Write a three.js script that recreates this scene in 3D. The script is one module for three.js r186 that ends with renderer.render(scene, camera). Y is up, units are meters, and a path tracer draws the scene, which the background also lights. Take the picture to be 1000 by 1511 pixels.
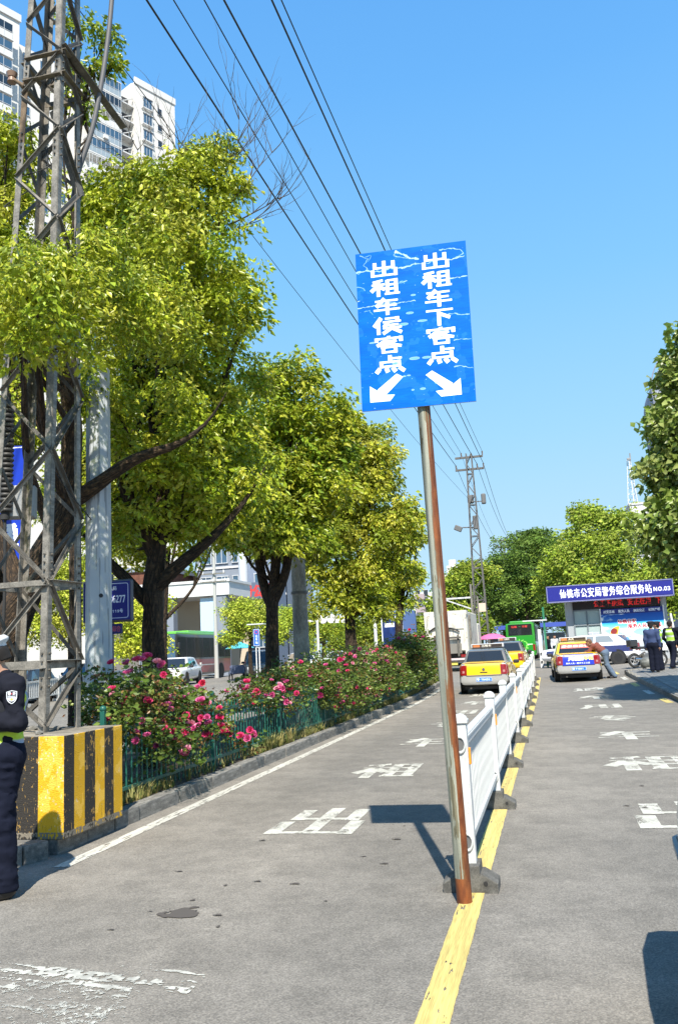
import * as THREE from 'three';
import { mergeGeometries, mergeVertices } from 'three/addons/utils/BufferGeometryUtils.js';
import { RoundedBoxGeometry } from 'three/addons/geometries/RoundedBoxGeometry.js';

// ---------------------------------------------------------------- camera, sky, sun, exposure
const scene = new THREE.Scene();
const camera = new THREE.PerspectiveCamera(62.298, 677 / 1024, 0.05, 3000);
camera.position.set(0, 1.55, 0);
camera.rotation.order = 'YXZ';
camera.rotation.set(0.1670937, 0.2306738, -0.0506167);
scene.add(camera);
const renderer = new THREE.WebGLRenderer({ antialias: true });
renderer.toneMapping = THREE.LinearToneMapping;
renderer.toneMappingExposure = 1.75;
renderer.shadowMap.enabled = true;
const sun = new THREE.DirectionalLight(new THREE.Color(1, 0.94, 0.83), 5);
sun.position.set(0.2 * 60, 60, 0.795 * 60 - 20); sun.target.position.set(0, 0, -20);
sun.castShadow = true; sun.shadow.mapSize.set(4096, 4096); sun.shadow.radius = 1;
Object.assign(sun.shadow.camera, { left: -60, right: 60, top: 60, bottom: -60, near: 1, far: 300 });
scene.add(sun, sun.target);
{
  const w = 64, h = 512, d = new Float32Array(w * h * 4);
  const stops = [[-90, 0.152, 0.152, 0.144], [-2, 0.198, 0.213, 0.220], [0, 0.334, 0.471, 0.578], [6, 0.304, 0.464, 0.593], [14, 0.220, 0.418, 0.600], [24, 0.144, 0.350, 0.593], [36, 0.091, 0.274, 0.562], [50, 0.061, 0.213, 0.502], [90, 0.038, 0.152, 0.395]];
  for (let j = 0; j < h; j++) {
    const e = ((j + .5) / h - .5) * 180; let k = 0; while (k < stops.length - 2 && e > stops[k + 1][0]) k++;
    const a = stops[k], b = stops[k + 1], t = Math.min(1, Math.max(0, (e - a[0]) / (b[0] - a[0])));
    for (let i = 0; i < w; i++) { const o = (j * w + i) * 4; for (let c = 0; c < 3; c++) d[o + c] = a[c + 1] + (b[c + 1] - a[c + 1]) * t; d[o + 3] = 1; }
  }
  const t = new THREE.DataTexture(d, w, h, THREE.RGBAFormat, THREE.FloatType);
  t.mapping = THREE.EquirectangularReflectionMapping; t.magFilter = t.minFilter = THREE.LinearFilter; t.needsUpdate = true;
  scene.background = t; scene.environment = t;
}

// ---------------------------------------------------------------- helpers
let seed_ = 7;
const rnd = () => { seed_ = (seed_ + 0x6d2b79f5) | 0; let t = Math.imul(seed_ ^ (seed_ >>> 15), 1 | seed_); t = (t + Math.imul(t ^ (t >>> 7), 61 | t)) ^ t; return ((t ^ (t >>> 14)) >>> 0) / 4294967296; };
const rr = (a, b) => a + (b - a) * rnd();
const hash = (x, y, z) => { let h = Math.imul(x | 0, 374761393) ^ Math.imul(y | 0, 668265263) ^ Math.imul(z | 0, 2147483647 - 1274126177); h = Math.imul(h ^ (h >>> 13), 1274126177); return ((h ^ (h >>> 16)) >>> 0) / 4294967296; };
const sm = (t) => t * t * (3 - 2 * t), lerp = (a, b, t) => a + (b - a) * t, clamp = (x, a, b) => Math.min(b, Math.max(a, x));
function vnoise(x, y, z = 0) {
  const xi = Math.floor(x), yi = Math.floor(y), zi = Math.floor(z), u = sm(x - xi), v = sm(y - yi), w = sm(z - zi);
  const p = (a, b, c) => hash(xi + a, yi + b, zi + c);
  return lerp(lerp(lerp(p(0, 0, 0), p(1, 0, 0), u), lerp(p(0, 1, 0), p(1, 1, 0), u), v), lerp(lerp(p(0, 0, 1), p(1, 0, 1), u), lerp(p(0, 1, 1), p(1, 1, 1), u), v), w);
}
const fbm = (x, y, z = 0, n = 4) => { let s = 0, a = .5, q = 0; for (let i = 0; i < n; i++) { s += a * vnoise(x, y, z); q += a; x = x * 2.03 + 17.1; y = y * 2.03 + 9.7; z = z * 2.03 + 3.3; a *= .5; } return s / q; };
const tnoise = (u, v, n, k) => { // tiling value noise, n cells
  const x = u * n, y = v * n, xi = Math.floor(x), yi = Math.floor(y), a = sm(x - xi), b = sm(y - yi), m = (i) => ((i % n) + n) % n;
  return lerp(lerp(hash(m(xi), m(yi), k), hash(m(xi + 1), m(yi), k), a), lerp(hash(m(xi), m(yi + 1), k), hash(m(xi + 1), m(yi + 1), k), a), b);
};
const step = (a, b, x) => sm(clamp((x - a) / (b - a), 0, 1));
const G = (x, z) => .42 * step(24, 46, -z) + .14 * step(1, 4, x) * step(18, 32, -z);   // the ground rises gently away from the camera
function dataTex(w, h, fn, srgb = true) {
  const d = new Uint8Array(w * h * 4);
  for (let j = 0; j < h; j++) for (let i = 0; i < w; i++) { const c = fn((i + .5) / w, (j + .5) / h), o = (j * w + i) * 4; d[o] = clamp(c[0], 0, 255); d[o + 1] = clamp(c[1], 0, 255); d[o + 2] = clamp(c[2], 0, 255); d[o + 3] = c[3] === undefined ? 255 : clamp(c[3], 0, 255); }
  const t = new THREE.DataTexture(d, w, h); t.wrapS = t.wrapT = THREE.RepeatWrapping; t.magFilter = THREE.LinearFilter; t.minFilter = THREE.LinearMipmapLinearFilter; t.generateMipmaps = true;
  if (srgb) t.colorSpace = THREE.SRGBColorSpace; t.needsUpdate = true; return t;
}
function canvasTex(w, h, draw, srgb = true) {
  const c = document.createElement('canvas'); c.width = w; c.height = h; draw(c.getContext('2d'), w, h);
  const t = new THREE.CanvasTexture(c); if (srgb) t.colorSpace = THREE.SRGBColorSpace; t.anisotropy = 8; return t;
}
const lin = (r, g, b) => new THREE.Color().setRGB(r, g, b);
const M = (c, rough = .7, o = {}) => new THREE.MeshStandardMaterial({ color: Array.isArray(c) ? lin(...c) : new THREE.Color(c), roughness: rough, ...o });
const P = (c, rough = .5, o = {}) => new THREE.MeshPhysicalMaterial({ color: Array.isArray(c) ? lin(...c) : new THREE.Color(c), roughness: rough, ...o });
const used = {};
const numbered = (n) => { const k = used[n] = (used[n] ?? -1) + 1; return k ? n + '_' + String(k).padStart(3, '0') : n; };
function tag(o, label, category, group, kind) { o.userData = { ...o.userData, label }; if (category) o.userData.category = category; if (group) o.userData.group = group; if (kind) o.userData.kind = kind; return o; }
function thing(name, label, category, pos = [0, 0, 0], turn = 0, group) { const o = new THREE.Group(); o.name = numbered(name); o.position.set(...pos); o.rotation.y = turn; scene.add(o); return tag(o, label, category, group); }
function part(name, geo, mat, parent) { const m = new THREE.Mesh(Array.isArray(geo) ? merge(geo) : geo, mat); m.name = name; m.castShadow = m.receiveShadow = true; parent.add(m); return m; }
function struct(name, geo, mat, parent) { const m = part(parent ? name : numbered(name), geo, mat, parent ?? scene); if (!parent) m.userData.kind = 'structure'; return m; }
function copy(o, pos, turn, label) { const c = o.clone(); c.name = numbered(o.name.replace(/_\d{3}$/, '')); c.position.set(...pos); if (turn !== undefined) c.rotation.y = turn; c.userData = { ...o.userData, label }; scene.add(c); return c; }
function norm(g) { const q = g.index ? g.toNonIndexed() : g; for (const k of Object.keys(q.attributes)) if (!['position', 'normal', 'uv'].includes(k)) q.deleteAttribute(k); if (!q.attributes.normal) q.computeVertexNormals(); if (!q.attributes.uv) q.setAttribute('uv', new THREE.BufferAttribute(new Float32Array(q.attributes.position.count * 2), 2)); return q; }
const merge = (list) => list.length === 1 ? list[0] : mergeGeometries(list.map(norm));
const V3 = (a) => a.isVector3 ? a.clone() : new THREE.Vector3(...a);
const box = (w, h, d, x = 0, y = 0, z = 0, ry = 0) => { const g = new THREE.BoxGeometry(w, h, d); if (ry) g.rotateY(ry); return g.translate(x, y, z); };
const rbox = (w, h, d, r, x = 0, y = 0, z = 0, seg = 2) => new RoundedBoxGeometry(w, h, d, seg, r).translate(x, y, z);
function frame(a, b, up = [0, 1, 0]) { // matrix with +Y from a to b
  a = V3(a); b = V3(b); const y = b.clone().sub(a), l = y.length(); y.normalize();
  let s = V3(up); if (Math.abs(s.dot(y)) > .98) s = new THREE.Vector3(1, 0, 0);
  const x = new THREE.Vector3().crossVectors(y, s).normalize(), z = new THREE.Vector3().crossVectors(x, y);
  return [new THREE.Matrix4().makeBasis(x, y, z).setPosition(a.add(b).multiplyScalar(.5)), l];
}
const metreUV = (g, w, l) => { const u = g.attributes.uv, o = rnd() * 7; for (let i = 0; i < u.count; i++) u.setXY(i, u.getX(i) * w + o, u.getY(i) * l + o); return g; };
const beam = (a, b, w, d = w, up) => { const [m, l] = frame(a, b, up); return metreUV(new THREE.BoxGeometry(w, l, d), w, l).applyMatrix4(m); };
const cyl = (a, b, r0, r1 = r0, n = 10, open = false) => { const [m, l] = frame(a, b); return new THREE.CylinderGeometry(r1, r0, l, n, 1, open).applyMatrix4(m); };
const angle = (a, b, w, t, up) => { // L-section steel
  const [m, l] = frame(a, b, up); return merge([metreUV(new THREE.BoxGeometry(w, l, t), w, l).translate(0, 0, -w / 2 + t / 2), metreUV(new THREE.BoxGeometry(t, l, w - t), w, l).translate(-w / 2 + t / 2, 0, t / 2)]).applyMatrix4(m);
};
const tube = (pts, r, n = 6, seg = 24) => new THREE.TubeGeometry(new THREE.CatmullRomCurve3(pts.map(V3)), seg, r, n);
function taper(pts, n = 8, seg = 16, rough = 0) { // pts [x,y,z,r]; tapered limb
  const c = new THREE.CatmullRomCurve3(pts.map((p) => new THREE.Vector3(p[0], p[1], p[2]))), fr = c.computeFrenetFrames(seg), pos = [], uv = [], idx = [];
  let len = 0, last = null;
  for (let i = 0; i <= seg; i++) {
    const t = i / seg, p = c.getPoint(t), f = t * (pts.length - 1), k = Math.min(pts.length - 2, Math.floor(f)), r0 = lerp(pts[k][3], pts[k + 1][3], f - k); if (last) len += p.distanceTo(last); last = p;
    for (let j = 0; j <= n; j++) { const a = j / n * Math.PI * 2, r = r0 * (1 + rough * (vnoise(p.x * 6 + Math.cos(a) * 2, p.y * 4, p.z * 6 + Math.sin(a) * 2) - .5)), q = p.clone().addScaledVector(fr.normals[i], Math.cos(a) * r).addScaledVector(fr.binormals[i], Math.sin(a) * r); pos.push(q.x, q.y, q.z); uv.push(j / n * Math.PI * 2 * r0, len); }
  }
  for (let i = 0; i < seg; i++) for (let j = 0; j < n; j++) { const a = i * (n + 1) + j, b = a + n + 1; idx.push(a, a + 1, b, b, a + 1, b + 1); }
  const g = new THREE.BufferGeometry(); g.setAttribute('position', new THREE.Float32BufferAttribute(pos, 3)); g.setAttribute('uv', new THREE.Float32BufferAttribute(uv, 2)); g.setIndex(idx); g.computeVertexNormals(); return g;
}
function panel(w, h, d, mat, parent, name, x, y, z, edge) { // printed board: textured front, plain edges
  const e = edge ?? M([.3, .3, .32], .5); const m = new THREE.Mesh(new THREE.BoxGeometry(w, h, d), [e, e, e, e, mat, e]); m.name = name; m.position.set(x, y, z); m.castShadow = m.receiveShadow = true; parent.add(m); return m;
}
const quad = (x0, x1, z0, z1, dy = .004, uv = [0, 0, 1, 1], nz = 2) => { // sheet lying on the ground, v runs away from the camera
  const pos = [], uvs = [], idx = [];
  for (let j = 0; j <= nz; j++) for (let i = 0; i < 2; i++) { const x = i ? x1 : x0, z = lerp(z0, z1, j / nz); pos.push(x, G(x, z) + dy, z); uvs.push(lerp(uv[0], uv[2], i), lerp(uv[1], uv[3], j / nz)); }
  for (let j = 0; j < nz; j++) { const a = j * 2; idx.push(a, a + 1, a + 2, a + 1, a + 3, a + 2); }
  const g = new THREE.BufferGeometry(); g.setAttribute('position', new THREE.Float32BufferAttribute(pos, 3)); g.setAttribute('uv', new THREE.Float32BufferAttribute(uvs, 2)); g.setIndex(idx); g.computeVertexNormals(); return g;
};

// ---------------------------------------------------------------- brush strokes of the Chinese characters (100 x 100 cell)
const GL = {
  出: '50 4 50 90;18 12 18 44 82 44 82 12;10 56 10 91 90 91 90 56', 租: '42 6 10 14;4 31 47 31;26 10 26 97;26 34 4 66;27 42 46 60;58 8 58 90;58 9 88 9 88 90;58 36 88 36;58 62 88 62;48 91 98 91',
  车: '12 17 88 17;44 4 18 46 84 46;6 71 94 71;53 28 53 98', 侯: '28 5 6 50;18 36 18 97;42 10 84 10 84 30;34 30 94 30;52 34 40 56;48 50 86 50;34 67 96 67;66 50 62 72 36 97;66 70 94 97',
  客: '50 2 50 13;8 31 8 14 92 14 92 31;44 22 12 52;38 31 74 31 24 64;34 40 90 64;30 67 30 96 72 96 72 67;30 67 72 67', 点: '50 2 50 40;50 20 88 20;20 40 80 40 80 66 20 66 20 40;14 76 4 96;36 76 40 94;58 76 66 94;80 76 95 96',
  下: '6 12 94 12;48 12 48 98;54 36 82 58', 专: '18 18 84 18;8 40 94 40;50 3 36 62 78 62 54 86;34 78 66 97', 用: '20 8 20 60 6 96;20 8 84 8 84 94 70 92;20 36 84 36;20 62 84 62;52 8 52 92',
  道: '10 8 20 20;4 40 20 40 20 76 6 90;14 84 40 94 98 94;44 4 52 14;80 4 70 14;32 20 96 20;64 20 58 32;44 32 84 32 84 82 44 82 44 32;44 48 84 48;44 65 84 65', 仙: '30 4 6 50;20 34 20 96;66 8 66 90;44 34 44 90 90 90 90 34',
  桃: '22 4 22 96;4 26 40 26;22 30 4 66;22 40 38 56;58 6 58 60 40 94;74 6 74 80 80 92 96 92 96 76;42 22 54 40;42 66 56 54;92 20 78 36;78 48 96 62', 市: '50 2 50 14;6 20 94 20;18 42 18 84;18 42 82 42 82 84 72 82;50 20 50 98',
  公: '40 8 8 50;60 8 94 50;46 46 20 90 80 84;66 62 90 98', 安: '50 2 50 12;8 30 8 14 92 14 92 30;46 22 26 60 88 96;4 46 96 46;72 46 56 76 10 96', 局: '18 8 84 8 84 32 18 32;18 8 18 60 4 96;18 50 92 50 90 90 76 94;34 64 34 86 64 86 64 64 34 64',
  警: '6 12 52 12;20 4 20 20;38 4 38 20;14 20 8 34;12 26 48 26 46 46;18 34 36 34 36 42;66 4 54 30;60 14 94 14;86 14 58 46;62 22 96 46;6 54 94 54;24 64 76 64;24 73 76 73;26 82 76 82 76 97 26 97 26 82',
  务: '42 2 10 36;34 14 80 14 20 46;30 22 94 46;16 58 80 58 74 92 60 92;46 46 40 72 10 98', 综: '30 4 8 34 28 34 6 64;8 64 36 58;4 88 38 78;66 2 66 12;42 26 42 14 96 14 96 26;50 36 88 36;42 54 96 54;68 54 68 96 58 92;52 66 42 88;82 66 94 88',
  合: '50 3 6 46;50 3 94 46;30 42 70 42;22 60 78 60 78 95 22 95 22 60', 服: '12 8 12 66 4 96;12 8 38 8 38 94;12 34 38 34;12 58 38 58;54 96 54 8 90 8 90 32 76 34;54 46 86 46 54 96;62 52 96 96',
  站: '22 4 28 16;4 24 48 24;12 36 18 66;40 34 32 66;4 76 50 68;70 4 70 50;70 26 96 26;54 52 92 52 92 94 54 94 54 52', 对: '6 20 44 20 10 92;10 40 46 88;50 26 98 26;82 4 82 92 68 90;58 44 66 60',
  党: '50 2 50 20;22 6 30 18;78 6 70 18;8 38 8 22 92 22 92 38;28 36 72 36 72 58 28 58 28 36;40 58 36 80 8 96;60 58 60 92 92 92 92 76', 忠: '20 14 80 14 80 42 20 42 20 14;50 2 50 56;12 66 6 90;30 62 32 92 74 92 76 80;50 60 58 76;84 62 94 82',
  诚: '10 8 20 20;4 36 22 36 22 84 34 74;40 22 96 22;42 22 42 60 34 94;42 44 62 44 60 74;70 4 76 60 96 94;92 40 60 92', 人: '50 4 46 46 6 96;50 30 60 66 96 96', 民: '16 10 78 10 78 36 16 36;16 10 16 92 40 80;16 56 90 56;50 36 60 72 92 94 94 80',
  执: '22 4 22 94 12 90;4 28 42 28;4 66 42 54;48 26 84 26 82 90 96 92;64 6 62 50 40 96;48 50 70 70', 法: '8 10 18 20;4 36 16 46;18 58 4 94;36 24 92 24;64 4 64 48;28 48 98 48;56 50 36 88 86 82;76 66 94 96',
  正: '8 12 92 12;52 12 52 92;52 50 86 50;22 44 22 92;4 92 96 92', 纪: '30 4 8 34 28 34 6 64;8 64 36 58;4 88 38 78;48 14 88 14 88 48 50 48;50 48 50 90 94 90 94 72', 律: '26 4 6 26;28 28 6 54;18 46 18 96;40 18 86 18 86 42 40 42;36 30 96 30;42 56 88 56;34 72 96 72;62 4 62 98',
  严: '8 12 92 12;36 12 36 38;64 12 64 38;18 20 26 36;82 20 74 36;8 42 92 42;16 42 16 70 6 96', 明: '8 14 40 14 40 76 8 76 8 14;8 44 40 44;56 8 56 64 44 96;56 8 90 8 90 94 76 92;56 34 90 34;56 60 90 60',
  通: '10 8 20 20;4 40 20 40 20 76 6 90;14 84 40 94 98 94;40 8 84 8 68 22;54 14 74 26;38 28 90 28 90 80 80 80;38 28 38 84;38 45 90 45;38 62 90 62;64 28 64 82', 送: '10 8 20 20;4 40 20 40 20 76 6 90;14 84 40 94 98 94;48 4 56 16;82 4 72 16;40 20 92 20;34 44 98 44;66 20 64 50 36 82;66 48 94 80',
  鄂: '8 10 24 10 24 26 8 26 8 10;34 10 50 10 50 26 34 26 34 10;8 38 50 38;4 52 56 52;20 52 16 68 46 68 44 92 34 92;66 8 66 96;66 8 90 8 76 40 92 62 76 70', 天: '14 14 86 14;6 46 94 46;50 14 46 50 6 96;52 50 96 96',
  顺: '8 8 8 70 2 94;24 10 24 80;40 6 40 94;50 10 98 10;72 10 68 24;56 26 92 26;56 26 56 70;92 26 92 70;74 38 70 74 48 96;76 72 96 96', 在: '6 18 94 18;42 2 20 50 4 66;24 44 24 96;40 48 92 48;64 32 64 92;34 92 98 92',
  线: '30 4 8 34 28 34 6 64;8 64 36 58;4 88 38 78;44 26 92 20;42 48 94 42;60 4 68 60 94 94 96 78;88 60 46 96;78 6 88 16', 一: '6 50 94 50', 号: '26 8 74 8 74 34 26 34 26 8;6 48 94 48;36 50 30 66 76 66 70 92 50 92', 路: '8 8 44 8 44 34 8 34 8 8;26 34 26 88;26 58 44 58;10 54 10 92;6 92 46 86;66 4 52 30;64 12 88 12 48 56;60 22 96 54;56 60 88 60 88 94 56 94 56 60',
};
const glyphs = Object.fromEntries(Object.entries(GL).map(([k, s]) => [k, s.split(';').map((l) => { const v = l.trim().split(/\s+/).map(Number), o = []; for (let i = 0; i < v.length; i += 2) o.push([v[i], v[i + 1]]); return o; })]));
// horizontal strokes get thickness hh, upright ones vv (fractions of the cell)
function glyph(ctx, ch, x, y, w, h, vv = .12, hh = .12) {
  const st = glyphs[ch]; if (!st) return;
  for (const line of st) for (let i = 0; i + 1 < line.length; i++) {
    let [ax, ay] = line[i], [bx, by] = line[i + 1]; ax = ax / 100 * w; bx = bx / 100 * w; ay = ay / 100 * h; by = by / 100 * h;
    const dx = bx - ax, dy = by - ay, l = Math.hypot(dx, dy) || 1, ca = Math.abs(dx) / l, sa = Math.abs(dy) / l, t = (vv * w * sa + hh * h * ca) / 2, nx = -dy / l * t, ny = dx / l * t, ex = dx / l * hh * h * .35 * (i ? 1 : .3), ey = dy / l * vv * w * .35 * (i ? 1 : .3);
    ctx.beginPath(); ctx.moveTo(x + ax + nx - ex, y + ay + ny - ey); ctx.lineTo(x + bx + nx + dx / l * t * .6, y + by + ny + dy / l * t * .6); ctx.lineTo(x + bx - nx + dx / l * t * .6, y + by - ny + dy / l * t * .6); ctx.lineTo(x + ax - nx - ex, y + ay - ny - ey); ctx.closePath(); ctx.fill();
  }
}
function text(ctx, s, x, y, w, h, gap = 0, vv = .13, hh = .12) { for (const ch of s) { if (glyphs[ch]) glyph(ctx, ch, x, y, w, h, vv, hh); else if (ch !== ' ') { ctx.font = 'bold ' + h * .95 + 'px sans-serif'; ctx.fillText(ch, x + w * .1, y + h * .88); } x += (glyphs[ch] ? w : w * .62) + gap; } return x; }

// ---------------------------------------------------------------- shared materials
const speck = (n, k) => dataTex(n, n, (u, v) => { const g = hash(u * n | 0, v * n | 0, k) - .5, f = tnoise(u, v, n / 4, k) - .5, b = tnoise(u, v, 9, k + 1) - .5, c = tnoise(u, v, 31, k + 2) - .5; const t = 205 + g * 46 + f * 62 + b * 22 + c * 18; return [t * 1.0, t * .985, t * .955]; });
const grainA = speck(1024, 3);
const bumpA = dataTex(512, 512, (u, v) => { const t = 128 + (tnoise(u, v, 200, 5) - .5) * 180 + (tnoise(u, v, 90, 6) - .5) * 60; return [t, t, t]; }, false);
const rep = (t, x, y = x) => { const c = t.clone(); c.repeat.set(x, y); c.needsUpdate = true; return c; };
const asphalt = M([.31, .293, .268], .93, { map: rep(grainA, .55), bumpMap: rep(bumpA, 1.1), bumpScale: .004, vertexColors: true });
const concTex = dataTex(512, 512, (u, v) => { const t = 190 + (tnoise(u, v, 7, 1) - .5) * 60 + (tnoise(u, v, 40, 2) - .5) * 40 + (tnoise(u, v, 170, 3) - .5) * 50; return [t, t * .985, t * .95]; });
const concrete = M([.33, .325, .31], .9, { map: rep(concTex, .8) });
const kerbM = [[.43, .425, .41], [.48, .47, .45], [.38, .375, .36], [.45, .44, .41]].map((c) => M(c, .9, { map: rep(concTex, 1.3), bumpMap: rep(bumpA, 2), bumpScale: .004 }));
const barkTex = dataTex(256, 512, (u, v) => { const r = Math.abs(tnoise(u, v, 14, 4) - .5) + Math.abs(tnoise(u, v * 1, 36, 8) - .5) * .7, t = 60 + r * 260; return [t, t * .9, t * .78]; });
const bark = M([.12, .095, .07], .95, { map: rep(barkTex, 3, .7), bumpMap: rep(barkTex, 3, .7), bumpScale: .02 });
const barkPale = M([.16, .125, .09], .95, { map: rep(barkTex, 3, .7), bumpMap: rep(barkTex, 3, .7), bumpScale: .02 });
const steel = M([.42, .40, .37], .55, { metalness: .3, map: rep(concTex, 2) });
const steelDark = M([.22, .21, .195], .6, { metalness: .3, map: rep(concTex, 2) });
const rustSteel = M([.30, .22, .15], .75, { metalness: .3, map: rep(concTex, 3) });
const whitePaint = M([.68, .69, .69], .45, { map: rep(dataTex(256, 256, (u, v) => { const t = 236 + (tnoise(u, v, 12, 1) - .5) * 26 - (tnoise(u, v, 60, 2) > .8 ? 30 : 0); return [t, t, t * .99]; }), 1) });
const black = M([.02, .02, .022], .6), rubber = M([.03, .03, .03], .85), chrome = M([.6, .6, .62], .2, { metalness: 1 });
const darkGlass = P([.018, .022, .026], .06, { clearcoat: 1, clearcoatRoughness: .03 });
const blueGlass = P([.05, .10, .16], .08, { clearcoat: 1, clearcoatRoughness: .05 });

// ---------------------------------------------------------------- ground
{
  const xs = [-900, -300, -120, -60, -45], zs = [120, 60, 30];
  for (let x = -36; x <= 24.01; x += .75) xs.push(x); xs.push(30, 45, 80, 200, 900);
  for (let z = 12; z >= -80.01; z -= z > -14 ? .4 : .8) zs.push(z); zs.push(-95, -120, -180, -300, -600, -1500);
  const pos = [], uv = [], col = [], idx = [];
  for (const z of zs) for (const x of xs) {
    pos.push(x, G(x, z), z); uv.push(x, -z);
    const lane = Math.exp(-(((x + 2.2) / .9) ** 2)) + Math.exp(-(((x - .55) / .28) ** 2)) + Math.exp(-(((x - 1.9) / .28) ** 2)) + Math.exp(-(((x + 1.55) / .28) ** 2)) + Math.exp(-(((x + 2.95) / .28) ** 2)), n = fbm(x * .5, z * .17, 1) - .5, m = fbm(x * 2.2, z * .9, 4) - .5;
    const t = 1 + n * .58 + m * .26 - lane * .07; col.push(t, t * (1 - n * .05), t * (1 - n * .12));
  }
  const w = xs.length; for (let j = 0; j + 1 < zs.length; j++) for (let i = 0; i + 1 < w; i++) { const a = j * w + i; idx.push(a, a + 1, a + w, a + 1, a + w + 1, a + w); }
  const g = new THREE.BufferGeometry(); g.setAttribute('position', new THREE.Float32BufferAttribute(pos, 3)); g.setAttribute('uv', new THREE.Float32BufferAttribute(uv, 2)); g.setAttribute('color', new THREE.Float32BufferAttribute(col, 3)); g.setIndex(idx); g.computeVertexNormals();
  tag(struct('road', g, asphalt), 'grey worn asphalt road running away from the camera', null);
}
// worn road paint: one alpha texture for lines, one atlas for the characters
const wear = (u, v, k, s = 1) => fbm(u * 14 * s, v * 14 * s, k, 4);
const lineTex = (hole, k) => dataTex(256, 1024, (u, v) => { const e = Math.min(u, 1 - u) * 256, j = (fbm(v * 60, k, 2, 3) - .5) * 16; const a = e < 7 + j ? 0 : fbm(u * 9, v * 40, k) > hole ? 0 : 255; return [a, a, a]; }, false);
const paintGrain = dataTex(256, 256, (u, v) => { const t = 225 + (tnoise(u, v, 60, 1) - .5) * 50 + (tnoise(u, v, 8, 2) - .5) * 40; return [t, t, t * .97]; });
const whiteRoad = M([.64, .62, .58], .8, { map: paintGrain, alphaMap: lineTex(.66, 3), alphaTest: .5 });
const yellowRoad = M([.68, .54, .19], .8, { map: paintGrain, alphaMap: lineTex(.73, 8), alphaTest: .5 });
const strip = (x0, x1, x2, x3, z0, z1, n) => { // x0..x1 at z0, x2..x3 at z1
  const pos = [], uvs = [], idx = []; for (let j = 0; j <= n; j++) { const t = j / n, z = lerp(z0, z1, t); for (let i = 0; i < 2; i++) { const x = i ? lerp(x1, x3, t) : lerp(x0, x2, t); pos.push(x, G(x, z) + .004, z); uvs.push(i, -z * .22); } }
  for (let j = 0; j < n; j++) { const a = j * 2; idx.push(a, a + 1, a + 2, a + 1, a + 3, a + 2); }
  const g = new THREE.BufferGeometry(); g.setAttribute('position', new THREE.Float32BufferAttribute(pos, 3)); g.setAttribute('uv', new THREE.Float32BufferAttribute(uvs, 2)); g.setIndex(idx); g.computeVertexNormals(); return g;
};
tag(struct('edge_line', strip(-3.97, -3.83, -4.06, -3.92, -6.35, -36, 60), whiteRoad), 'white edge line along the left kerb');
tag(struct('centre_line', strip(-.70, -.545, -.53, -.40, -1.5, -36, 70), yellowRoad), 'yellow centre line under the white barrier');
for (let i = 0; i < 6; i++) { const z = -19 - i * 3.2, x = lerp(2.83, 2.55, (-z - 19) / 16); struct('edge_dash', strip(x - .13, x + .05, x - .15, x + .03, z, z - 1.5, 4), i % 2 ? yellowRoad : whiteRoad); }
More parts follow.
